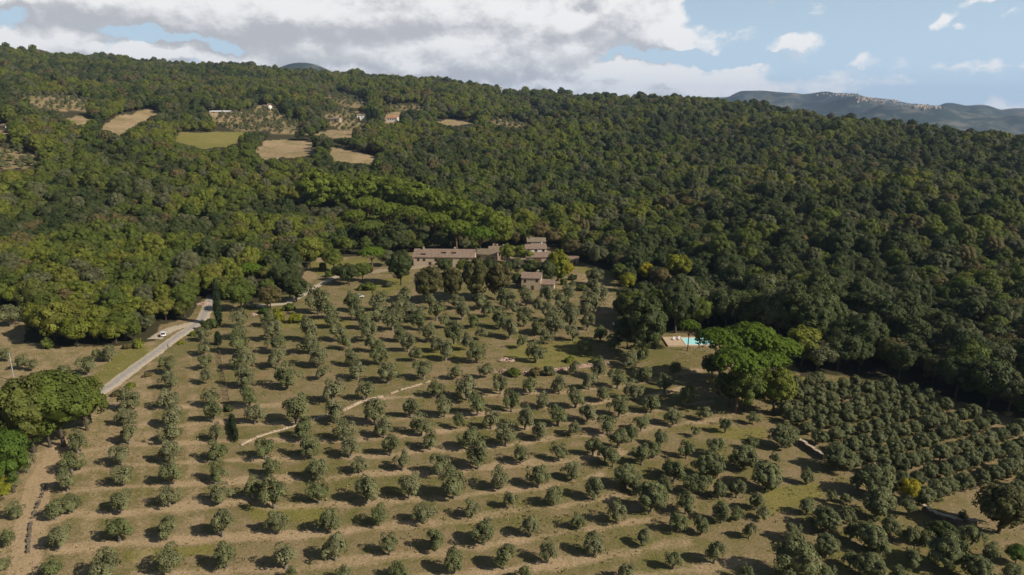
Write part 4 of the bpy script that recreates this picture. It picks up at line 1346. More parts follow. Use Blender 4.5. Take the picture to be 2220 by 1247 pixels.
def ribbon(name, px, width, zoff, mat, nacross=4, jitter=0.0, n=10):
    line = smooth_line([(ground_hit(*p).x, ground_hit(*p).y, 0) for p in px], n)
    V, Q = [], []
    m = nacross + 1
    for i, p in enumerate(line):
        t = (line[min(i + 1, len(line) - 1)] - line[max(i - 1, 0)]).normalized()
        s = Vector((t.y, -t.x, 0))
        for k in range(m):
            f = k / nacross - .5
            e = 1 + (rnd.uniform(-jitter, jitter) if k in (0, nacross) else 0)
            q = p + s * width * f * e
            z = terr1(q.x, q.y) + zoff - (0.12 if k in (0, nacross) else 0)
            V.append((q.x, q.y, z))
    for i in range(len(line) - 1):
        for k in range(nacross):
            Q.append([i * m + k, i * m + k + 1, (i + 1) * m + k + 1, (i + 1) * m + k])
    me = np_mesh(name, V, np.array(Q)[:, ::-1], None, True)
    me.materials.append(mat)
    o = link(name, me)
    return o, line


def simple_mat(name, c0, c1, scale=1.0, rough=.9, bstr=.4, bdist=.05, spec=.2, metal=0.0, detail=5):
    m, b = new_mat(name)
    g = b.node('ShaderNodeNewGeometry')
    n = b.noise(g.outputs['Position'], scale, detail, .65)
    finish(b, principled(b, b.mix(b.ss(n, .3, .7), c0, c1), rough, n, bstr, bdist, spec, metal))
    return m


ASPH = simple_mat('worn_asphalt', (.28, .25, .215, 1), (.38, .345, .30, 1), .9, .9)
GRAV = simple_mat('pale_gravel', (.36, .29, .20, 1), (.50, .42, .30, 1), 1.2, .95)
STONE = simple_mat('field_stone', (.26, .205, .15, 1), (.46, .38, .29, 1), 1.6, .92, .6, .12)
DSTONE = simple_mat('dark_field_stone', (.08, .065, .045, 1), (.20, .165, .12, 1), 2.2, .95, .6, .12)
PSTONE = simple_mat('pinkish_stone', (.32, .20, .155, 1), (.52, .37, .29, 1), 2.0, .95, .5, .1)
EDG = simple_mat('edging_stone', (.36, .27, .18, 1), (.52, .42, .31, 1), 1.4, .95, .5, .1)
WOODM = simple_mat('weathered_wood', (.10, .075, .05, 1), (.20, .16, .11, 1), 4.0, .9)
GREYM = simple_mat('grey_post', (.26, .24, .21, 1), (.36, .34, .30, 1), 4.0, .8)

road_px = [(120, 905), (170, 876), (232, 842), (262, 820), (300, 792), (338, 765), (368, 742), (397, 722), (420, 708), (437, 694), (444, 682), (450, 668), (456, 652), (462, 636)]
verge, _ = ribbon('verge', road_px, 4.5, .16, GRAV, 4, .10)
tag(verge, 'pale gravel shoulders of the road', kind='structure')
road, road_line = ribbon('road', road_px, 3.3, .175, ASPH, 4, .03)
tag(road, 'narrow grey asphalt country road', kind='structure')
lay, _ = ribbon('gravel_turnout', [(334, 736), (352, 724), (372, 714), (400, 706), (428, 700)], 5.0, .15, GRAV, 4, .2)
tag(lay, 'pale gravel pull-in beside the road', kind='structure')
drv, _ = ribbon('driveway', [(556, 664), (590, 661), (622, 657), (648, 644), (672, 628), (700, 614), (728, 600), (752, 590)], 3.6, .15, GRAV, 4, .12)
tag(drv, 'pale gravel driveway leading up to the farm', kind='structure')
yard, _ = ribbon('farmyard', [(752, 592), (800, 590), (850, 584), (900, 580), (1000, 566), (1100, 562), (1180, 566)], 7.0, .13, simple_mat('yard_earth', (.25, .19, .12, 1), (.36, .28, .18, 1), .8), 4, .2)
tag(yard, 'earth yard in front of the farmhouses', kind='structure')


# ------------------------------------------------------------------ built things
def mesh_from_bm(name, bm, mat, parent=None, smooth=False):
    bmesh.ops.recalc_face_normals(bm, faces=bm.faces)
    me = bpy.data.meshes.new(name)
    bm.to_mesh(me)
    bm.free()
    if smooth:
        for p in me.polygons:
            p.use_smooth = True
    me.materials.append(mat)
    return link(name, me, parent)


def box(bm, x0, x1, y0, y1, z0, z1, jit=0.0):
    vs = [bm.verts.new((x + rnd.uniform(-jit, jit), y + rnd.uniform(-jit, jit), z + rnd.uniform(-jit, jit))) for x, y, z in
          ((x0, y0, z0), (x1, y0, z0), (x1, y1, z0), (x0, y1, z0), (x0, y0, z1), (x1, y0, z1), (x1, y1, z1), (x0, y1, z1))]
    for f in ((3, 2, 1, 0), (4, 5, 6, 7), (0, 1, 5, 4), (1, 2, 6, 5), (2, 3, 7, 6), (3, 0, 4, 7)):
        bm.faces.new([vs[i] for i in f])
    return vs


def prism(bm, prof, x0, x1):
    """profile in (y, z), swept along x"""
    a = [bm.verts.new((x0, y, z)) for y, z in prof]
    c = [bm.verts.new((x1, y, z)) for y, z in prof]
    bm.faces.new(a[::-1])
    bm.faces.new(c)
    for i in range(len(prof)):
        j = (i + 1) % len(prof)
        bm.faces.new([a[i], a[j], c[j], c[i]])


def wall_mat(name, c0, c1, scale=.7):
    m, b = new_mat(name)
    tc = b.node('ShaderNodeTexCoord')
    br = b.node('ShaderNodeTexBrick')
    b.put(br.inputs['Vector'], b.v('MULTIPLY', b.v('ADD', tc.outputs['Object'], b.v('MULTIPLY', b.noise(tc.outputs['Object'], 2.0, 2, .5, True), (.3, .3, .3))), (1, 1, 1)))
    br.inputs['Scale'].default_value = 2.2
    br.inputs['Color1'].default_value = c0
    br.inputs['Color2'].default_value = c1
    br.inputs['Mortar'].default_value = tuple(v * .8 for v in c1[:3]) + (1,)
    n = b.noise(tc.outputs['Object'], scale, 5, .65)
    c = b.mix(.35, b.mix(n, c0, c1), br.outputs[0])
    finish(b, principled(b, c, .92, n, .5, .06, .15))
    return m


def roof_mat(name, c0, c1):
    m, b = new_mat(name)
    tc = b.node('ShaderNodeTexCoord')
    w = b.node('ShaderNodeTexWave', wave_type='BANDS', bands_direction='X')
    b.put(w.inputs['Vector'], tc.outputs['Object'])
    w.inputs['Scale'].default_value = 1.3
    w.inputs['Distortion'].default_value = .6
    n = b.noise(tc.outputs['Object'], 1.1, 5, .7)
    n2 = b.noise(tc.outputs['Object'], 5.0, 3, .7)
    c = b.mix(b.ss(b.m('ADD', b.m('MULTIPLY', n, .6), b.m('MULTIPLY', n2, .4)), .38, .62), c0, c1)
    finish(b, principled(b, c, .9, w.outputs['Fac'], .5, .08, .15))
    return m


WALLP = wall_mat('pale_stone_wall', (.33, .26, .175, 1), (.52, .42, .30, 1))
WALLS = wall_mat('brown_stone_wall', (.30, .23, .165, 1), (.46, .37, .275, 1))
WALLW = wall_mat('white_plaster_wall', (.66, .62, .54, 1), (.78, .74, .66, 1))
ROOFB = roof_mat('terracotta_tiles', (.165, .115, .082, 1), (.30, .215, .155, 1))
ROOFR = roof_mat('red_terracotta_tiles', (.34, .15, .085, 1), (.46, .23, .13, 1))
ROOFG = roof_mat('mossy_terracotta_tiles', (.16, .13, .085, 1), (.26, .205, .14, 1))
GLASSD = simple_mat('dark_window_glass', (.012, .013, .015, 1), (.03, .03, .03, 1), 2.0, .25, 0, .01, .5)
SHUT = simple_mat('brown_shutter', (.10, .055, .03, 1), (.15, .085, .05, 1), 3.0, .7)


def house(name, px, L, D, eave, ridge, deg, wallm, roofm, label, wins, cat='house', doors=(), chim=(), over=.45, group=None, mono=False, dormers=(), at=None):
    """front wall runs along local x facing -y; px = photo position of the middle of the front wall's foot"""
    g = at if at is not None else ground_hit(*px)
    rt = root(name, g, math.radians(deg))
    tag(rt, label, cat, group)
    bm = bmesh.new()
    if mono:
        prism(bm, [(0, -1.5), (D, -1.5), (D, ridge), (0, eave)], -L / 2, L / 2)
    else:
        prism(bm, [(0, -1.5), (D, -1.5), (D, eave), (D / 2, ridge), (0, eave)], -L / 2, L / 2)
    mesh_from_bm('wall', bm, wallm, rt)
    bm = bmesh.new()
    th = .22
    k = (ridge - eave) / (D if mono else D / 2)
    o = over
    if mono:
        prism(bm, [(-o, eave - o * k + .01), (D + o, ridge + o * k + .01), (D + o, ridge + o * k + th), (-o, eave - o * k + th)], -L / 2 - o, L / 2 + o)
    else:
        prism(bm, [(-o, eave - o * k + .01), (D / 2, ridge + .01), (D + o, eave - o * k + .01), (D + o, eave - o * k + th), (D / 2, ridge + th), (-o, eave - o * k + th)], -L / 2 - o, L / 2 + o)
    rf = mesh_from_bm('roof', bm, roofm, rt)
    for (x, z, w, h) in wins:
        bm = bmesh.new()
        box(bm, x - w / 2 - .12, x + w / 2 + .12, -.07, .05, z - .12, z)
        box(bm, x - w / 2 - .12, x - w / 2, -.07, .05, z, z + h)
        box(bm, x + w / 2, x + w / 2 + .12, -.07, .05, z, z + h)
        box(bm, x - w / 2 - .12, x + w / 2 + .12, -.07, .05, z + h, z + h + .12)
        box(bm, x - .04, x + .04, -.05, .03, z, z + h)
        wf = mesh_from_bm('window', bm, SHUT, rt)
        bm = bmesh.new()
        box(bm, x - w / 2, x + w / 2, -.03, .04, z, z + h)
        mesh_from_bm('pane', bm, GLASSD, wf)
    for (x, w, h) in doors:
        bm = bmesh.new()
        box(bm, x - w / 2, x + w / 2, -.06, .05, -.3, h)
        box(bm, x - w / 2 + .15, x - .06, -.09, -.055, .3, h - .2)
        box(bm, x + .06, x + w / 2 - .15, -.09, -.055, .3, h - .2)
        mesh_from_bm('door', bm, SHUT, rt)
    for (x, y, h) in chim:
        zz = eave + k * (y if (mono or y < D / 2) else D - y)
        bm = bmesh.new()
        box(bm, x - .4, x + .4, y - .35, y + .35, zz - .2, zz + h)
        box(bm, x - .52, x + .52, y - .47, y + .47, zz + h, zz + h + .16)
        box(bm, x - .3, x + .3, y - .25, y + .25, zz + h + .16, zz + h + .4)
        mesh_from_bm('chimney', bm, wallm, rf)
    for (x, y, w) in dormers:
        zz = eave + k * y
        bm = bmesh.new()
        box(bm, x - w / 2, x + w / 2, y - .1, y + 1.4, zz - .1, zz + .95)
        dm = mesh_from_bm('dormer', bm, roofm, rf)
        bm = bmesh.new()
        box(bm, x - w / 2 + .15, x + w / 2 - .15, y - .14, y - .05, zz + .1 + .14 * k, zz + .85)
        mesh_from_bm('pane', bm, GLASSD, dm)
    return rt


# long farmhouse, with its set-forward wing
house('farmhouse', (962, 577), 31, 11, 4.7, 7.7, -3, WALLP, ROOFB, 'long brown-roofed farmhouse behind the row of chestnuts',
      [(-13, 2.6, 1, 1.2), (-10, 2.6, 1, 1.2), (-4, 2.6, 1.1, 1.2), (0, 2.6, 1.1, 1.2), (4, 2.6, 1.1, 1.2), (9, 2.6, 1.1, 1.2), (12, 2.6, 1.1, 1.2), (-7, .7, 1.1, 1.3), (3, .7, 1.1, 1.3)],
      'farmhouse', [(-1.5, 1.6, 2.3), (9, 2.2, 2.4)], [(-11, 5.0, 1.3), (5, 6.5, 1.2)], dormers=[(-10.5, 1.2, 2.4), (0, 2.3, 2.2), (5.2, 2.3, 2.2)], group='farm buildings')
house('farm_barn', (1050, 566), 13, 9, 3.6, 5.6, -16, WALLS, ROOFG, 'low barn with a pale mossy roof right of the long farmhouse',
      [(-3, 1.2, 1.2, 1.2), (2, 1.2, 1.2, 1.2)], 'barn', [(4.5, 2.2, 2.3)], group='farm buildings')
g_ = ground_hit(1082, 566)
house('farmhouse_wing', (1082, 564), 11, 8, 4.6, 6.6, -4, WALLP, ROOFB, 'pale-walled farm wing with dark chimneys left of the tall farmhouse',
      [(-3.2, 2.4, 1, 1.3), (0, 2.4, 1, 1.3), (3.2, 2.4, 1, 1.3)], 'farmhouse', [(1.5, 1.2, 2.1)], [(-3.5, 5.5, 1.6), (-1.5, 5.8, 1.6), (2, 5.5, 1.3)], group='farm buildings')
house('tall_farmhouse', (1162, 560), 11, 8, 5.2, 6.8, 2, WALLW, ROOFB, 'tall farmhouse with three upper windows under a tiled roof',
      [(-4, 3.7, 1.1, 1.3), (0, 3.7, 1.1, 1.3), (4, 3.7, 1.1, 1.3), (-4, 1.0, 1.1, 1.3), (4, 1.0, 1.1, 1.3)], 'farmhouse', [(0, 1.4, 2.3)], [(3.5, 6, 1.2)], group='farm buildings')
house('rear_farmhouse', (1163, 547), 10, 8, 6.0, 7.5, 2, WALLS, ROOFG, 'rear farmhouse whose mossy roof rises behind the tall one',
      [(-4, 4.2, 1.1, 1.3), (3, 4.2, 1.1, 1.3)], 'farmhouse', [], [(-3, 3, 1.0)], group='farm buildings')
house('low_farm_wing', (1172, 571), 15, 6, 3.2, 4.6, 1, WALLS, ROOFB, 'low wing with a wide dark opening in front of the tall farmhouse',
      [(6, 1.8, 1.1, 1.3)], 'farmhouse', [(-1.5, 3.6, 2.6)], group='farm buildings', mono=True)
house('garden_shed', (1241, 572), 5, 5, 2.3, 3.4, -15, PSTONE, ROOFB, 'little pinkish shed just right of the yellow-green willow',
      [(-1, 1.0, .7, .7)], 'shed', [(1.2, 1.0, 1.9)], group='farm buildings')
# small stone house with its lean-to
sh = ground_hit(1151, 629)
house('stone_house', (1151, 629), 8.4, 7.2, 5.4, 7.1, -9, WALLP, ROOFB, 'small two-storey stone house standing above the olive rows',
      [(-2.6, 3.4, .8, 1.1), (2.6, 3.8, .8, 1.1), (-2.6, 1.0, .8, 1.0)], 'house', [(.8, 1.2, 2.1)], [(2.6, 4.2, 1.1)], over=.35, group='farm buildings')
a_ = math.radians(-9)
la = Vector((sh.x + 7.1 * math.cos(a_) + .3, sh.y + 7.1 * math.sin(a_) + .6, 0))
house('lean_to_annex', None, 5.6, 5, 2.6, 3.6, -9, WALLP, ROOFB, 'low stone annex joined to the right side of the stone house',
      [(-1.2, 1.0, .7, .8)], 'annex', [(1.6, 1.1, 1.9)], over=.25, group='farm buildings', mono=True, at=la)
# far houses on the hillside
FAR = 'far houses on the wooded hillside'
house('hillside_house', (575, 237), 13, 8, 5.0, 6.6, -20, WALLW, ROOFB, 'small far white house above the terraced plot at upper left',
      [(-4, 2, 1.3, 1.5), (0, 2, 1.3, 1.5), (4, 2, 1.3, 1.5)], 'house', [(2, 1.3, 2.2)], [(2, 4, 1)], group=FAR)
house('farm_shed', (476, 247), 27, 9, 3.0, 4.2, 3, WALLS, simple_mat('pale_sheet_roof', (.62, .62, .60, 1), (.75, .75, .73, 1), .6, .6), 'long far shed with a pale sheet roof at upper left',
      [(-8, 1, 2, 1), (6, 1, 2, 1)], 'shed', [(0, 3, 2.4)], group=FAR)
house('hillside_house', (786, 260), 16, 10, 6.0, 7.6, 14, WALLW, ROOFG, 'far white house left of the four cypresses',
      [(-5, 3, 1.3, 1.6), (-1, 3, 1.3, 1.6), (4, 3, 1.3, 1.6)], 'house', [(1.5, 1.4, 2.2)], [(-3, 5, 1)], group=FAR)
house('hillside_house', (726, 266), 14, 9, 5.0, 6.8, -8, WALLS, ROOFG, 'far brown stone house on the terrace left of the white one',
      [(-4, 2.4, 1.2, 1.5), (3, 2.4, 1.2, 1.5)], 'house', [(0, 1.4, 2.2)], group=FAR)
house('hillside_house', (849, 264), 17, 10, 5.4, 8.2, -6, WALLW, ROOFR, 'far house with a bright red roof right of the four cypresses',
      [(-5, 2.2, 1.5, 1.7), (-1.5, 2.2, 1.5, 1.7), (2, 2.2, 1.5, 1.7), (5.5, 2.2, 1.5, 1.7)], 'house', [], [(4, 4, 1.1)], group=FAR)
house('hillside_house', (1157, 237), 15, 8, 5.0, 6.8, 10, WALLP, ROOFR, 'far pale house high in the wood near the middle',
      [(-4, 2, 1.3, 1.5), (3, 2, 1.3, 1.5)], 'house', [], group=FAR)
house('hilltop_tower', (1086, 204), 5, 5, 13, 15, 5, WALLW, ROOFB, 'tiny white tower poking from the wood near the skyline',
      [(0, 9, 1.2, 1.8), (0, 5, 1.2, 1.8)], 'tower', [], group=FAR)
house('hillside_house', (5, 283), 12, 9, 4.6, 6.4, -25, WALLW, ROOFB, 'pale house cut by the left edge of the picture',
      [(-3, 2, 1.3, 1.5), (3, 2, 1.3, 1.5)], 'house', [], group=FAR)


# ------------------------------------------------------------------ walls, edging, fences
def stone_wall(name, px, h, th, mat, label, cat='stone wall', stone=.8, gap=0.0, jit=.08, group=None, cap=None):
    line = smooth_line([(ground_hit(*p).x, ground_hit(*p).y, 0) for p in px], 6)
    rt = root(name, (line[0].x, line[0].y, terr1(line[0].x, line[0].y)))
    tag(rt, label, cat, group)
    bm = bmesh.new()
    bc = bmesh.new()
    acc = 0.0
    for a, c in zip(line[:-1], line[1:]):
        d = c - a
        L = d.length
        if L < 1e-4:
            continue
        d.normalize()
        ang = math.atan2(d.y, d.x)
        q = 0.0
        while q < L:
            ln = min(rnd.uniform(.6, 1.3) * stone, L - q + .05)
            if rnd.random() >= gap:
                hh = h * rnd.uniform(.85, 1.12)
                vs = box(bm, 0, ln, -th / 2, th / 2, -.3, hh * .52, jit * .5) + box(bm, rnd.uniform(0, .1), ln - rnd.uniform(0, .1), -th / 2 * .9, th / 2 * .9, hh * .52 + .003, hh, jit)
                p = a + d * q
                Mx = Matrix.Translation((p.x - rt.location.x, p.y - rt.location.y, terr1(p.x, p.y) - rt.location.z)) @ Matrix.Rotation(ang, 4, 'Z')
                bmesh.ops.transform(bm, matrix=Mx, verts=vs)
                if cap:
                    v2 = box(bc, -.02, ln, -th / 2 - .08, th / 2 + .08, hh + .02, hh + .14, .02)
                    bmesh.ops.transform(bc, matrix=Mx, verts=v2)
            q += ln
    mesh_from_bm('stones', bm, mat, rt)
    if cap:
        mesh_from_bm('coping', bc, cap, rt)
    else:
        bc.free()
    return rt


stone_wall('stone_edging', [(522, 966), (545, 954), (580, 941), (612, 932), (645, 921)], .3, .6, EDG, 'pale stone edging rising from the fence foot, lowest stretch', 'stone edging', 1.0, .0, .1, 'pale stone edging across the orchard')
stone_wall('stone_edging', [(672, 912), (700, 904), (745, 890), (785, 872), (830, 860)], .32, .8, EDG, 'pale stone edging crossing the orchard, middle stretch', 'stone edging', 1.2, .0, .1, 'pale stone edging across the orchard')
stone_wall('stone_edging', [(838, 857), (870, 846), (905, 836), (934, 827)], .28, .5, EDG, 'pale stone edging at its thin upper end mid-orchard', 'stone edging', 1.0, .12, .1, 'pale stone edging across the orchard')
stone_wall('dry_stone_wall', [(98, 1055), (90, 1080), (78, 1105), (68, 1135), (64, 1165), (61, 1200)], .5, .5, DSTONE, 'broken dark dry-stone wall along the dirt track', 'stone wall', .6, .5, .12)
stone_wall('terrace_wall', [(1064, 808), (1100, 807), (1150, 812), (1200, 806), (1260, 797), (1320, 790)], .8, .8, PSTONE, 'reddish stone terrace wall overgrown by bushes mid-orchard', 'stone wall', .8, .15, .14)
stone_wall('retaining_wall', [(1732, 962), (1756, 978), (1786, 998)], 1.2, .6, DSTONE, 'dark stone retaining wall at the left corner of the dense grove', 'stone wall', .9, 0, .08, 'retaining walls of the dense grove', GRAV)
stone_wall('retaining_wall', [(2000, 1108), (2022, 1122), (2046, 1132), (2080, 1138), (2115, 1140)], 1.3, .6, DSTONE, 'dark stone retaining wall below the yellow tree', 'stone wall', .9, 0, .08, 'retaining walls of the dense grove', GRAV)


def stone_pile(px, n, R, mat, label):
    g = ground_hit(*px)
    rt = bmesh.new()
    for k in range(n):
        a, r = rnd.uniform(0, 6.28), R * math.sqrt(rnd.random())
        s = rnd.uniform(.2, .5)
        z = max(0, (1 - r / R)) * .7
        bmesh.ops.create_icosphere(rt, subdivisions=1, radius=s, matrix=Matrix.Translation((math.cos(a) * r, math.sin(a) * r * .6, z + s * .3)) @ Matrix.Rotation(rnd.uniform(0, 3), 4, 'X') @ Matrix.Diagonal((1.2, .9, .7, 1)))
    o = mesh_from_bm('stone_pile', rt, mat, None)
    o.location = g
    tag(o, label, 'stone pile')
    return o


stone_pile((1098, 782), 60, 2.6, PSTONE, 'low pile of pinkish stones lying among the olives')
stone_pile((441, 660), 70, 2.6, PSTONE, 'heap of pale rocks at the upper end of the visible road')
stone_pile((551, 684), 26, 1.3, PSTONE, 'small pale heap of stones below the palm-like plant')

# wire fence running down through the orchard
fl = smooth_line([(ground_hit(*p).x, ground_hit(*p).y, 0) for p in [(472, 742), (478, 780), (486, 820), (494, 860), (502, 915), (512, 956)]], 12)
rt = root('wire_fence', (fl[0].x, fl[0].y, 0))
tag(rt, 'thin wire fence on posts running down through the left olive rows', 'fence')
acc, nxt = 0.0, 0.0
WIRE = simple_mat('fence_wire', (.05, .05, .045, 1), (.09, .09, .08, 1), 5, .6)
for a, c in zip(fl[:-1], fl[1:]):
    seg = (c - a).length
    while nxt <= acc + seg:
        p = a + (c - a) * ((nxt - acc) / max(seg, 1e-6))
        bm = bmesh.new()
        box(bm, -.06, .06, -.06, .06, -.3, 1.7)
        box(bm, -.08, .08, -.08, .08, 1.7, 1.76)
        o = mesh_from_bm('post', bm, GREYM if int(nxt) % 3 else WOODM, rt)
        o.location = (p.x - fl[0].x, p.y - fl[0].y, 0)
        nxt += 3.0
    acc += seg
parts = [tube([(p.x - fl[0].x, p.y - fl[0].y, h) for p in fl], [.03] * len(fl), 4) for h in (.3, .6, .9, 1.2, 1.5)]
V, Q, T = join(parts)
me = np_mesh('wires', V, Q)
me.materials.append(WIRE)
link('wires', me, rt)
# dark clipped hedge closing the lower end of the fence
rng = np.random.default_rng(5)
ha, hb_ = ground_hit(503, 912), ground_hit(513, 958)
nn = 26
tt = np.linspace(0, 1, nn)
C = np.stack([(hb_.x - ha.x) * tt, (hb_.y - ha.y) * tt, np.full(nn, .75)], -1) + rng.normal(size=(nn, 3)) * .12
C = np.vstack([C, C + np.array([0, 0, .6])])
V, Q, T = leaves(rng, C, np.full(len(C), .6), 60, .26, np.tile([0, 0, .4], (len(C), 1)), 1.1, .5, rng.uniform(.3, .6, len(C)))
me = np_mesh('hedge', V, Q, T)
me.materials.append(M['cypress'])
o = link('hedge', me, None, ha)
tag(o, 'narrow dark hedge at the foot of the wire fence', 'hedge')

# ------------------------------------------------------------------ grass tufts and weeds on the orchard floor: uncountable, one object
trng = np.random.default_rng(44)
nT = 60000
TX, TY = trng.uniform(-190, 190, nT), trng.uniform(92, 330, nT)
tp = project(np.stack([TX, TY, np.zeros(nT)], -1))
cl = vnoise(TX, TY, 9, 61) * .6 + vnoise(TX, TY, 2.5, 62) * .4
kk = in_poly(tp[0], tp[1], OPEN) & (cl > .50) & (trng.uniform(size=nT) < .75) & (tp[0] > -80) & (tp[0] < 2300)
rd = polyline_dist(TX, TY, [(p.x, p.y) for p in road_line])
kk &= rd > 2.6
TX, TY, cl = TX[kk], TY[kk], cl[kk]
nT = len(TX)
q = 5
sz = trng.uniform(.08, .24, nT) * (.7 + cl)
A_ = trng.uniform(0, 6.28, (nT, q))
P0 = np.stack([TX[:, None] + np.cos(A_) * sz[:, None] * .5, TY[:, None] + np.sin(A_) * sz[:, None] * .5, np.zeros((nT, q)) - .02], -1)
dx = np.stack([-np.sin(A_), np.cos(A_), np.zeros_like(A_)], -1) * sz[:, None, None] * .45
up_ = np.stack([np.cos(A_) * .35, np.sin(A_) * .35, np.ones_like(A_)], -1) * sz[:, None, None] * trng.uniform(.6, 1.2, (nT, q, 1))
V = np.stack([P0 - dx, P0 + dx, P0 + dx * .4 + up_, P0 - dx * .4 + up_], 2).reshape(-1, 3)
tn = np.repeat(trng.uniform(.15, .85, nT), q * 4)
me = np_mesh('grass_tufts', V, np.arange(len(V)).reshape(-1, 4), tn)
gm, b = new_mat('dry_grass_blades')
ta = b.node('ShaderNodeAttribute', attribute_name='tone')
finish(b, principled(b, b.mix(ta.outputs['Fac'], (.15, .14, .05, 1), (.30, .235, .12, 1)), .9, spec=.1))
me.materials.append(gm)
tag(link('grass_tufts', me), 'tufts of dry grass and weeds over the orchard floor', 'grass', kind='stuff')

# ------------------------------------------------------------------ swimming pool and terrace
pa, pb = ground_hit(1448, 752), ground_hit(1556, 752)
pc = ground_hit(1500, 735)
W_ = pb.x - pa.x
depth_ = pc.y - pa.y
bm = bmesh.new()
box(bm, pa.x, pb.x, pa.y, pc.y + 1, -.5, .45)
terr = mesh_from_bm('terrace', bm, simple_mat('terrace_paving', (.42, .30, .19, 1), (.55, .42, .28, 1), 1.5), None)
tag(terr, 'tan paved terrace round the swimming pool', kind='structure')
x0, x1 = ground_hit(1484, 744).x, ground_hit(1545, 744).x
y0, y1 = pa.y + .9, pc.y - .6
rt = root('swimming_pool', (x0, y0, .45))
tag(rt, 'turquoise rectangular swimming pool behind the lone small pine', 'swimming pool')
bm = bmesh.new()
w_, d_ = x1 - x0, y1 - y0
for q in ((-.35, w_ + .35, -.35, 0), (-.35, w_ + .35, d_, d_ + .35)):
    box(bm, q[0], q[1], q[2], q[3], .004, .10)
for q in ((-.35, 0), (w_, w_ + .35)):
    box(bm, q[0], q[1], .003, d_ - .003, .004, .10)
mesh_from_bm('coping', bm, simple_mat('white_coping', (.62, .58, .50, 1), (.75, .71, .62, 1), 2), rt)
bm = bmesh.new()
box(bm, .01, w_ - .01, .01, d_ - .01, .002, .06)
pm, b = new_mat('pool_water')
g = b.node('ShaderNodeNewGeometry')
n = b.noise(g.outputs['Position'], 1.5, 3, .6)
finish(b, principled(b, b.mix(n, (.32, .72, .70, 1), (.46, .84, .82, 1)), .38, n, .2, .05, .15))
mesh_from_bm('water', bm, pm, rt)
# two pale sunbeds on the terrace
LOUNG = simple_mat('white_plastic', (.72, .70, .66, 1), (.80, .78, .74, 1), 3, .5)
for k, (q, lb) in enumerate((((1460, 741), 'white sunbed at the left end of the pool terrace'), ((1471, 740), 'white sunbed nearest the pool water'), ((1333, 707), 'white sunbed left in deep shade of the big dark tree'), ((1345, 704), 'second white sunbed in deep shade, farther from the olives'))):
    g = ground_hit(*q)
    z = .45 if k < 2 else 0
    rt = root('sunbed', (g.x, g.y, z), math.radians(70 if k < 2 else 100))
    tag(rt, lb, 'sunbed', 'white sunbeds')
    bm = bmesh.new()
    box(bm, 0, 1.3, -.33, .33, .30, .37)
    mesh_from_bm('seat', bm, LOUNG, rt)
    bm = bmesh.new()
    vs = box(bm, 0, .75, -.33, .33, 0, .07)
    bmesh.ops.transform(bm, matrix=Matrix.Translation((1.305, 0, .31)) @ Matrix.Rotation(math.radians(-42), 4, 'Y'), verts=vs)
    mesh_from_bm('backrest', bm, LOUNG, rt)
    for lx in (.1, 1.2):
        for ly in (-.28, .28):
            bm = bmesh.new()
            box(bm, lx - .03, lx + .03, ly - .03, ly + .03, -.02, .298)
            mesh_from_bm('leg', bm, LOUNG, rt)


# ------------------------------------------------------------------ cars
def car_paint(name, col):
    m, b = new_mat(name)
    g = b.node('ShaderNodeNewGeometry')
    n = b.noise(g.outputs['Position'], 2.0, 3, .5)
    finish(b, principled(b, b.mix(n, col, tuple(v * .9 for v in col[:3]) + (1,)), .28, spec=.5))
    return m


RUB = simple_mat('tyre_rubber', (.015, .015, .015, 1), (.03, .03, .03, 1), 5, .9)
RIM = simple_mat('wheel_rim', (.4, .4, .4, 1), (.5, .5, .5, 1), 5, .35, 0, .01, .5, .8)
LAMP = simple_mat('headlight_glass', (.55, .55, .55, 1), (.65, .65, .65, 1), 5, .1)
TAIL = simple_mat('tail_light', (.35, .01, .01, 1), (.45, .02, .02, 1), 5, .2)


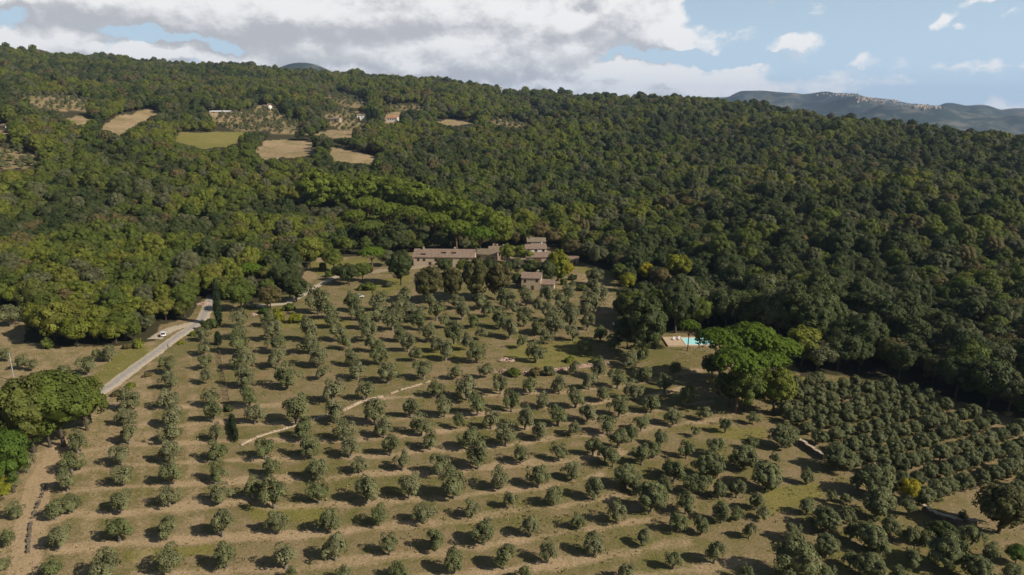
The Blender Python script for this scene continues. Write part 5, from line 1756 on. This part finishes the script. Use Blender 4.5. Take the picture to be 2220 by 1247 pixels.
def car(px, deg, paint, label):
    g = ground_hit(*px)
    rt = root('parked_car', (g.x, g.y, .17), math.radians(deg))
    tag(rt, label, 'car', 'parked cars')
    bm = bmesh.new()
    prof = [(-1.98, .32), (-2.02, .62), (-1.9, .86), (-1.2, .92), (-.1, .95), (1.1, .92), (1.85, .74), (2.0, .5), (1.92, .28)]
    # lower body: side profile swept across, narrowed at top
    L = [bm.verts.new((x, -.84 + (.05 if z > .8 else 0), z)) for x, z in prof]
    R = [bm.verts.new((x, .84 - (.05 if z > .8 else 0), z)) for x, z in prof]
    bm.faces.new(L[::-1])
    bm.faces.new(R)
    for i in range(len(prof)):
        j = (i + 1) % len(prof)
        bm.faces.new([L[i], L[j], R[j], R[i]])
    bmesh.ops.bevel(bm, geom=bm.edges[:], offset=.05, segments=2, affect='EDGES')
    mesh_from_bm('body', bm, paint, rt, True)
    bm = bmesh.new()
    bt, tp = [(-1.75, .90), (1.05, .90)], [(-1.25, 1.42), (.35, 1.44)]
    vb = [bm.verts.new((bt[0][0], -.76, .9)), bm.verts.new((bt[1][0], -.76, .9)), bm.verts.new((bt[1][0], .76, .9)), bm.verts.new((bt[0][0], .76, .9))]
    vt = [bm.verts.new((tp[0][0], -.6, 1.40)), bm.verts.new((tp[1][0], -.6, 1.42)), bm.verts.new((tp[1][0], .6, 1.42)), bm.verts.new((tp[0][0], .6, 1.40))]
    for i in range(4):
        j = (i + 1) % 4
        bm.faces.new([vb[i], vb[j], vt[j], vt[i]])
    bm.faces.new(vt)
    bm.faces.new(vb[::-1])
    mesh_from_bm('windows', bm, GLASSD, rt)
    bm = bmesh.new()
    box(bm, -1.3, .4, -.63, .63, 1.403 + .02, 1.47)
    for sy in (-1, 1):
        for (xa, za, xb, zb) in ((-1.78, .9, -1.25, 1.45), (1.08, .9, .36, 1.45), (-.35, .9, -.35, 1.45)):
            yy0, yy1 = sy * .775, sy * .615
            V_, Q_, T_ = tube([(xa, yy0, za), (xb, yy1, zb)], [.045, .045], 5)
            vs = [bm.verts.new(p) for p in V_]
            for q in Q_:
                try:
                    bm.faces.new([vs[i] for i in dict.fromkeys(q.tolist())])
                except ValueError:
                    pass
    mesh_from_bm('roof', bm, paint, rt)
    for x in (-1.25, 1.3):
        for sy in (-1, 1):
            bm = bmesh.new()
            bmesh.ops.create_cone(bm, cap_ends=True, segments=20, radius1=.31, radius2=.31, depth=.2, matrix=Matrix.Translation((x, sy * .80, .30)) @ Matrix.Rotation(math.pi / 2, 4, 'X'))
            wh = mesh_from_bm('wheel', bm, RUB, rt)
            bm = bmesh.new()
            bmesh.ops.create_cone(bm, cap_ends=True, segments=14, radius1=.19, radius2=.17, depth=.04, matrix=Matrix.Translation((x, sy * .912, .30)) @ Matrix.Rotation(math.pi / 2, 4, 'X'))
            mesh_from_bm('rim', bm, RIM, wh)
    for sy in (-1, 1):
        bm = bmesh.new()
        box(bm, 1.90, 2.0, sy * .62 - .16, sy * .62 + .16, .56, .70)
        mesh_from_bm('headlight', bm, LAMP, rt)
        bm = bmesh.new()
        box(bm, -2.045, -1.95, sy * .66 - .12, sy * .66 + .12, .60, .82)
        mesh_from_bm('tail_light', bm, TAIL, rt)
        bm = bmesh.new()
        box(bm, .72, .88, sy * .92 - .10, sy * .92 + .10, .90, 1.02)
        mesh_from_bm('mirror', bm, paint, rt)
    return rt


car((355, 729), 110, car_paint('white_paint', (.80, .79, .76, 1)), 'small white car parked on the gravel pull-in beside the road')
car((779, 646), 12, car_paint('silver_paint', (.42, .41, .39, 1)), 'silver-grey car parked among the olives below the farm')


# ------------------------------------------------------------------ utility pole
g = ground_hit(31, 826)
rt = root('utility_pole', g)
tag(rt, 'pale utility pole in the dry field at the far left', 'utility pole')
V, Q, T = tube([(0, 0, -.4), (0, 0, 4), (0, 0, 8.6)], [.17, .14, .10], 10)
me = np_mesh('pole', V, Q, None, True)
me.materials.append(GREYM)
link('pole', me, rt)
bm = bmesh.new()
box(bm, -.7, .7, .11, .21, 8.0, 8.12)
mesh_from_bm('crossarm', bm, WOODM, rt)
for x in (-.6, 0, .6):
    bm = bmesh.new()
    bmesh.ops.create_cone(bm, cap_ends=True, segments=8, radius1=.07, radius2=.04, depth=.2, matrix=Matrix.Translation((x, .16, 8.225)))
    mesh_from_bm('insulator', bm, GREYM, rt)


# ------------------------------------------------------------------ person walking on the road
def person(px, face, label):
    g = ground_hit(*px)
    rt = root('person', (g.x, g.y, .18), face)
    tag(rt, label, 'person')
    J = {'pel': (0, 0, .95), 'sp': (0, .01, 1.18), 'ch': (0, .0, 1.36), 'nk': (0, -.01, 1.50), 'hd': (0, -.03, 1.60), 'ht': (0, -.02, 1.74),
         'hl': (-.10, 0, .90), 'kl': (-.11, -.16, .50), 'al': (-.11, -.06, .09), 'tl': (-.11, -.24, .04),
         'hr': (.10, 0, .90), 'kr': (.11, .06, .50), 'ar': (.11, .28, .12), 'tr': (.11, .12, .04),
         'sl': (-.19, 0, 1.42), 'el': (-.26, .10, 1.15), 'wl': (-.26, .02, .90), 'fl': (-.26, -.03, .80),
         'sr': (.19, 0, 1.42), 'er': (.26, -.06, 1.15), 'wr': (.26, -.22, .95), 'fr': (.26, -.29, .88)}
    RAD = {'pel': .15, 'sp': .13, 'ch': .16, 'nk': .06, 'hd': .09, 'ht': .07, 'hl': .10, 'kl': .07, 'al': .045, 'tl': .04, 'hr': .10, 'kr': .07, 'ar': .045, 'tr': .04,
           'sl': .07, 'el': .05, 'wl': .035, 'fl': .035, 'sr': .07, 'er': .05, 'wr': .035, 'fr': .035}
    E = [('pel', 'sp'), ('sp', 'ch'), ('ch', 'nk'), ('nk', 'hd'), ('hd', 'ht'), ('pel', 'hl'), ('hl', 'kl'), ('kl', 'al'), ('al', 'tl'), ('pel', 'hr'), ('hr', 'kr'), ('kr', 'ar'), ('ar', 'tr'),
         ('ch', 'sl'), ('sl', 'el'), ('el', 'wl'), ('wl', 'fl'), ('ch', 'sr'), ('sr', 'er'), ('er', 'wr'), ('wr', 'fr')]
    K = list(J)
    me = bpy.data.meshes.new('body')
    me.from_pydata([J[k] for k in K], [(K.index(a), K.index(c)) for a, c in E], [])
    o = link('body', me, rt)
    o.modifiers.new('skin', 'SKIN')
    for i, k in enumerate(K):
        v = me.skin_vertices[0].data[i] if me.skin_vertices else None
        if v:
            v.radius = (RAD[k], RAD[k])
    if me.skin_vertices:
        me.skin_vertices[0].data[0].use_root = True
    sub = o.modifiers.new('sub', 'SUBSURF')
    sub.levels = sub.render_levels = 2
    m, b = new_mat('walker_clothes')
    tc = b.node('ShaderNodeTexCoord')
    sp3 = b.node('ShaderNodeSeparateXYZ')
    b.put(sp3.inputs[0], tc.outputs['Object'])
    z = sp3.outputs[2]
    c = b.mix(b.m('GREATER_THAN', z, .98), (.03, .032, .045, 1), (.07, .065, .06, 1))
    c = b.mix(b.m('GREATER_THAN', z, 1.47), c, (.42, .27, .20, 1))
    finish(b, principled(b, c, .85))
    me.materials.append(m)
    bm = bmesh.new()
    bmesh.ops.create_icosphere(bm, subdivisions=2, radius=.115, matrix=Matrix.Translation((0, .01, 1.70)) @ Matrix.Diagonal((.95, 1.05, .8, 1)))
    mesh_from_bm('hair', bm, simple_mat('dark_hair', (.02, .015, .01, 1), (.04, .03, .02, 1), 8, .7), rt, True)


def skin_layer(o):
    pass


person((365, 758), math.radians(150), 'person in dark clothes walking along the right edge of the road')

# ------------------------------------------------------------------ far hill town: more houses than one can count at that size
rng = np.random.default_rng(3)
bm = bmesh.new()
hc = [(1822, 204.5, 36, 3), (1925, 217, 34, 3.5), (1985, 226, 40, 4), (2010, 232, 30, 3), (1880, 213, 22, 3)]
cnt = 0
for (cx_, cy_, rx, ry) in hc:
    for k in range(34):
        x_, y_ = cx_ + rng.normal() * rx * .5, cy_ + abs(rng.normal()) * ry
        g = ground_hit(x_, y_)
        if g is None or g.y < 4000:
            continue
        w, d, h = rng.uniform(10, 20), rng.uniform(9, 13), rng.uniform(5, 10)
        vs = box(bm, -w / 2, w / 2, -d / 2, d / 2, -6, h)
        a = [bm.verts.new(p) for p in ((-w / 2 - .5, -d / 2 - .5, h + .02), (w / 2 + .5, -d / 2 - .5, h + .02), (w / 2 + .5, d / 2 + .5, h + .02), (-w / 2 - .5, d / 2 + .5, h + .02), (-w / 2 - .5, 0, h + 3.5), (w / 2 + .5, 0, h + 3.5))]
        for f in ((0, 1, 5, 4), (2, 3, 4, 5), (0, 4, 3), (1, 2, 5), (3, 2, 1, 0)):
            bm.faces.new([a[i] for i in f])
        bmesh.ops.transform(bm, matrix=Matrix.Translation(g) @ Matrix.Rotation(rng.uniform(0, 3), 4, 'Z'), verts=vs + a)
        cnt += 1
o = mesh_from_bm('hill_town', bm, WALLP, None)
tag(o, 'pale houses of a far town strung along the blue hill crest', 'town', kind='stuff')

# ------------------------------------------------------------------ haze: one closed box of thin even air, sky outside
zmin, zmax = -46.0, 620.0
bm = bmesh.new()
box(bm, -14300, 14300, -14300, 14300, zmin - 30, zmax)
hm, b = new_mat('thin_air')
pv = b.node('ShaderNodeVolumePrincipled')
pv.inputs['Color'].default_value = (.50, .68, 1.0, 1)
pv.inputs['Density'].default_value = 0.00005
pv.inputs['Anisotropy'].default_value = .2
o_ = b.node('ShaderNodeOutputMaterial')
b.put(o_.inputs['Volume'], pv.outputs[0])
hz = mesh_from_bm('haze', bm, hm, None)
tag(hz, 'thin blue air over the whole valley', kind='stuff')
print('terrain min', float(min(v.co.z for v in ground.data.vertices)), 'max', float(max(v.co.z for v in ground.data.vertices)), 'town', cnt)
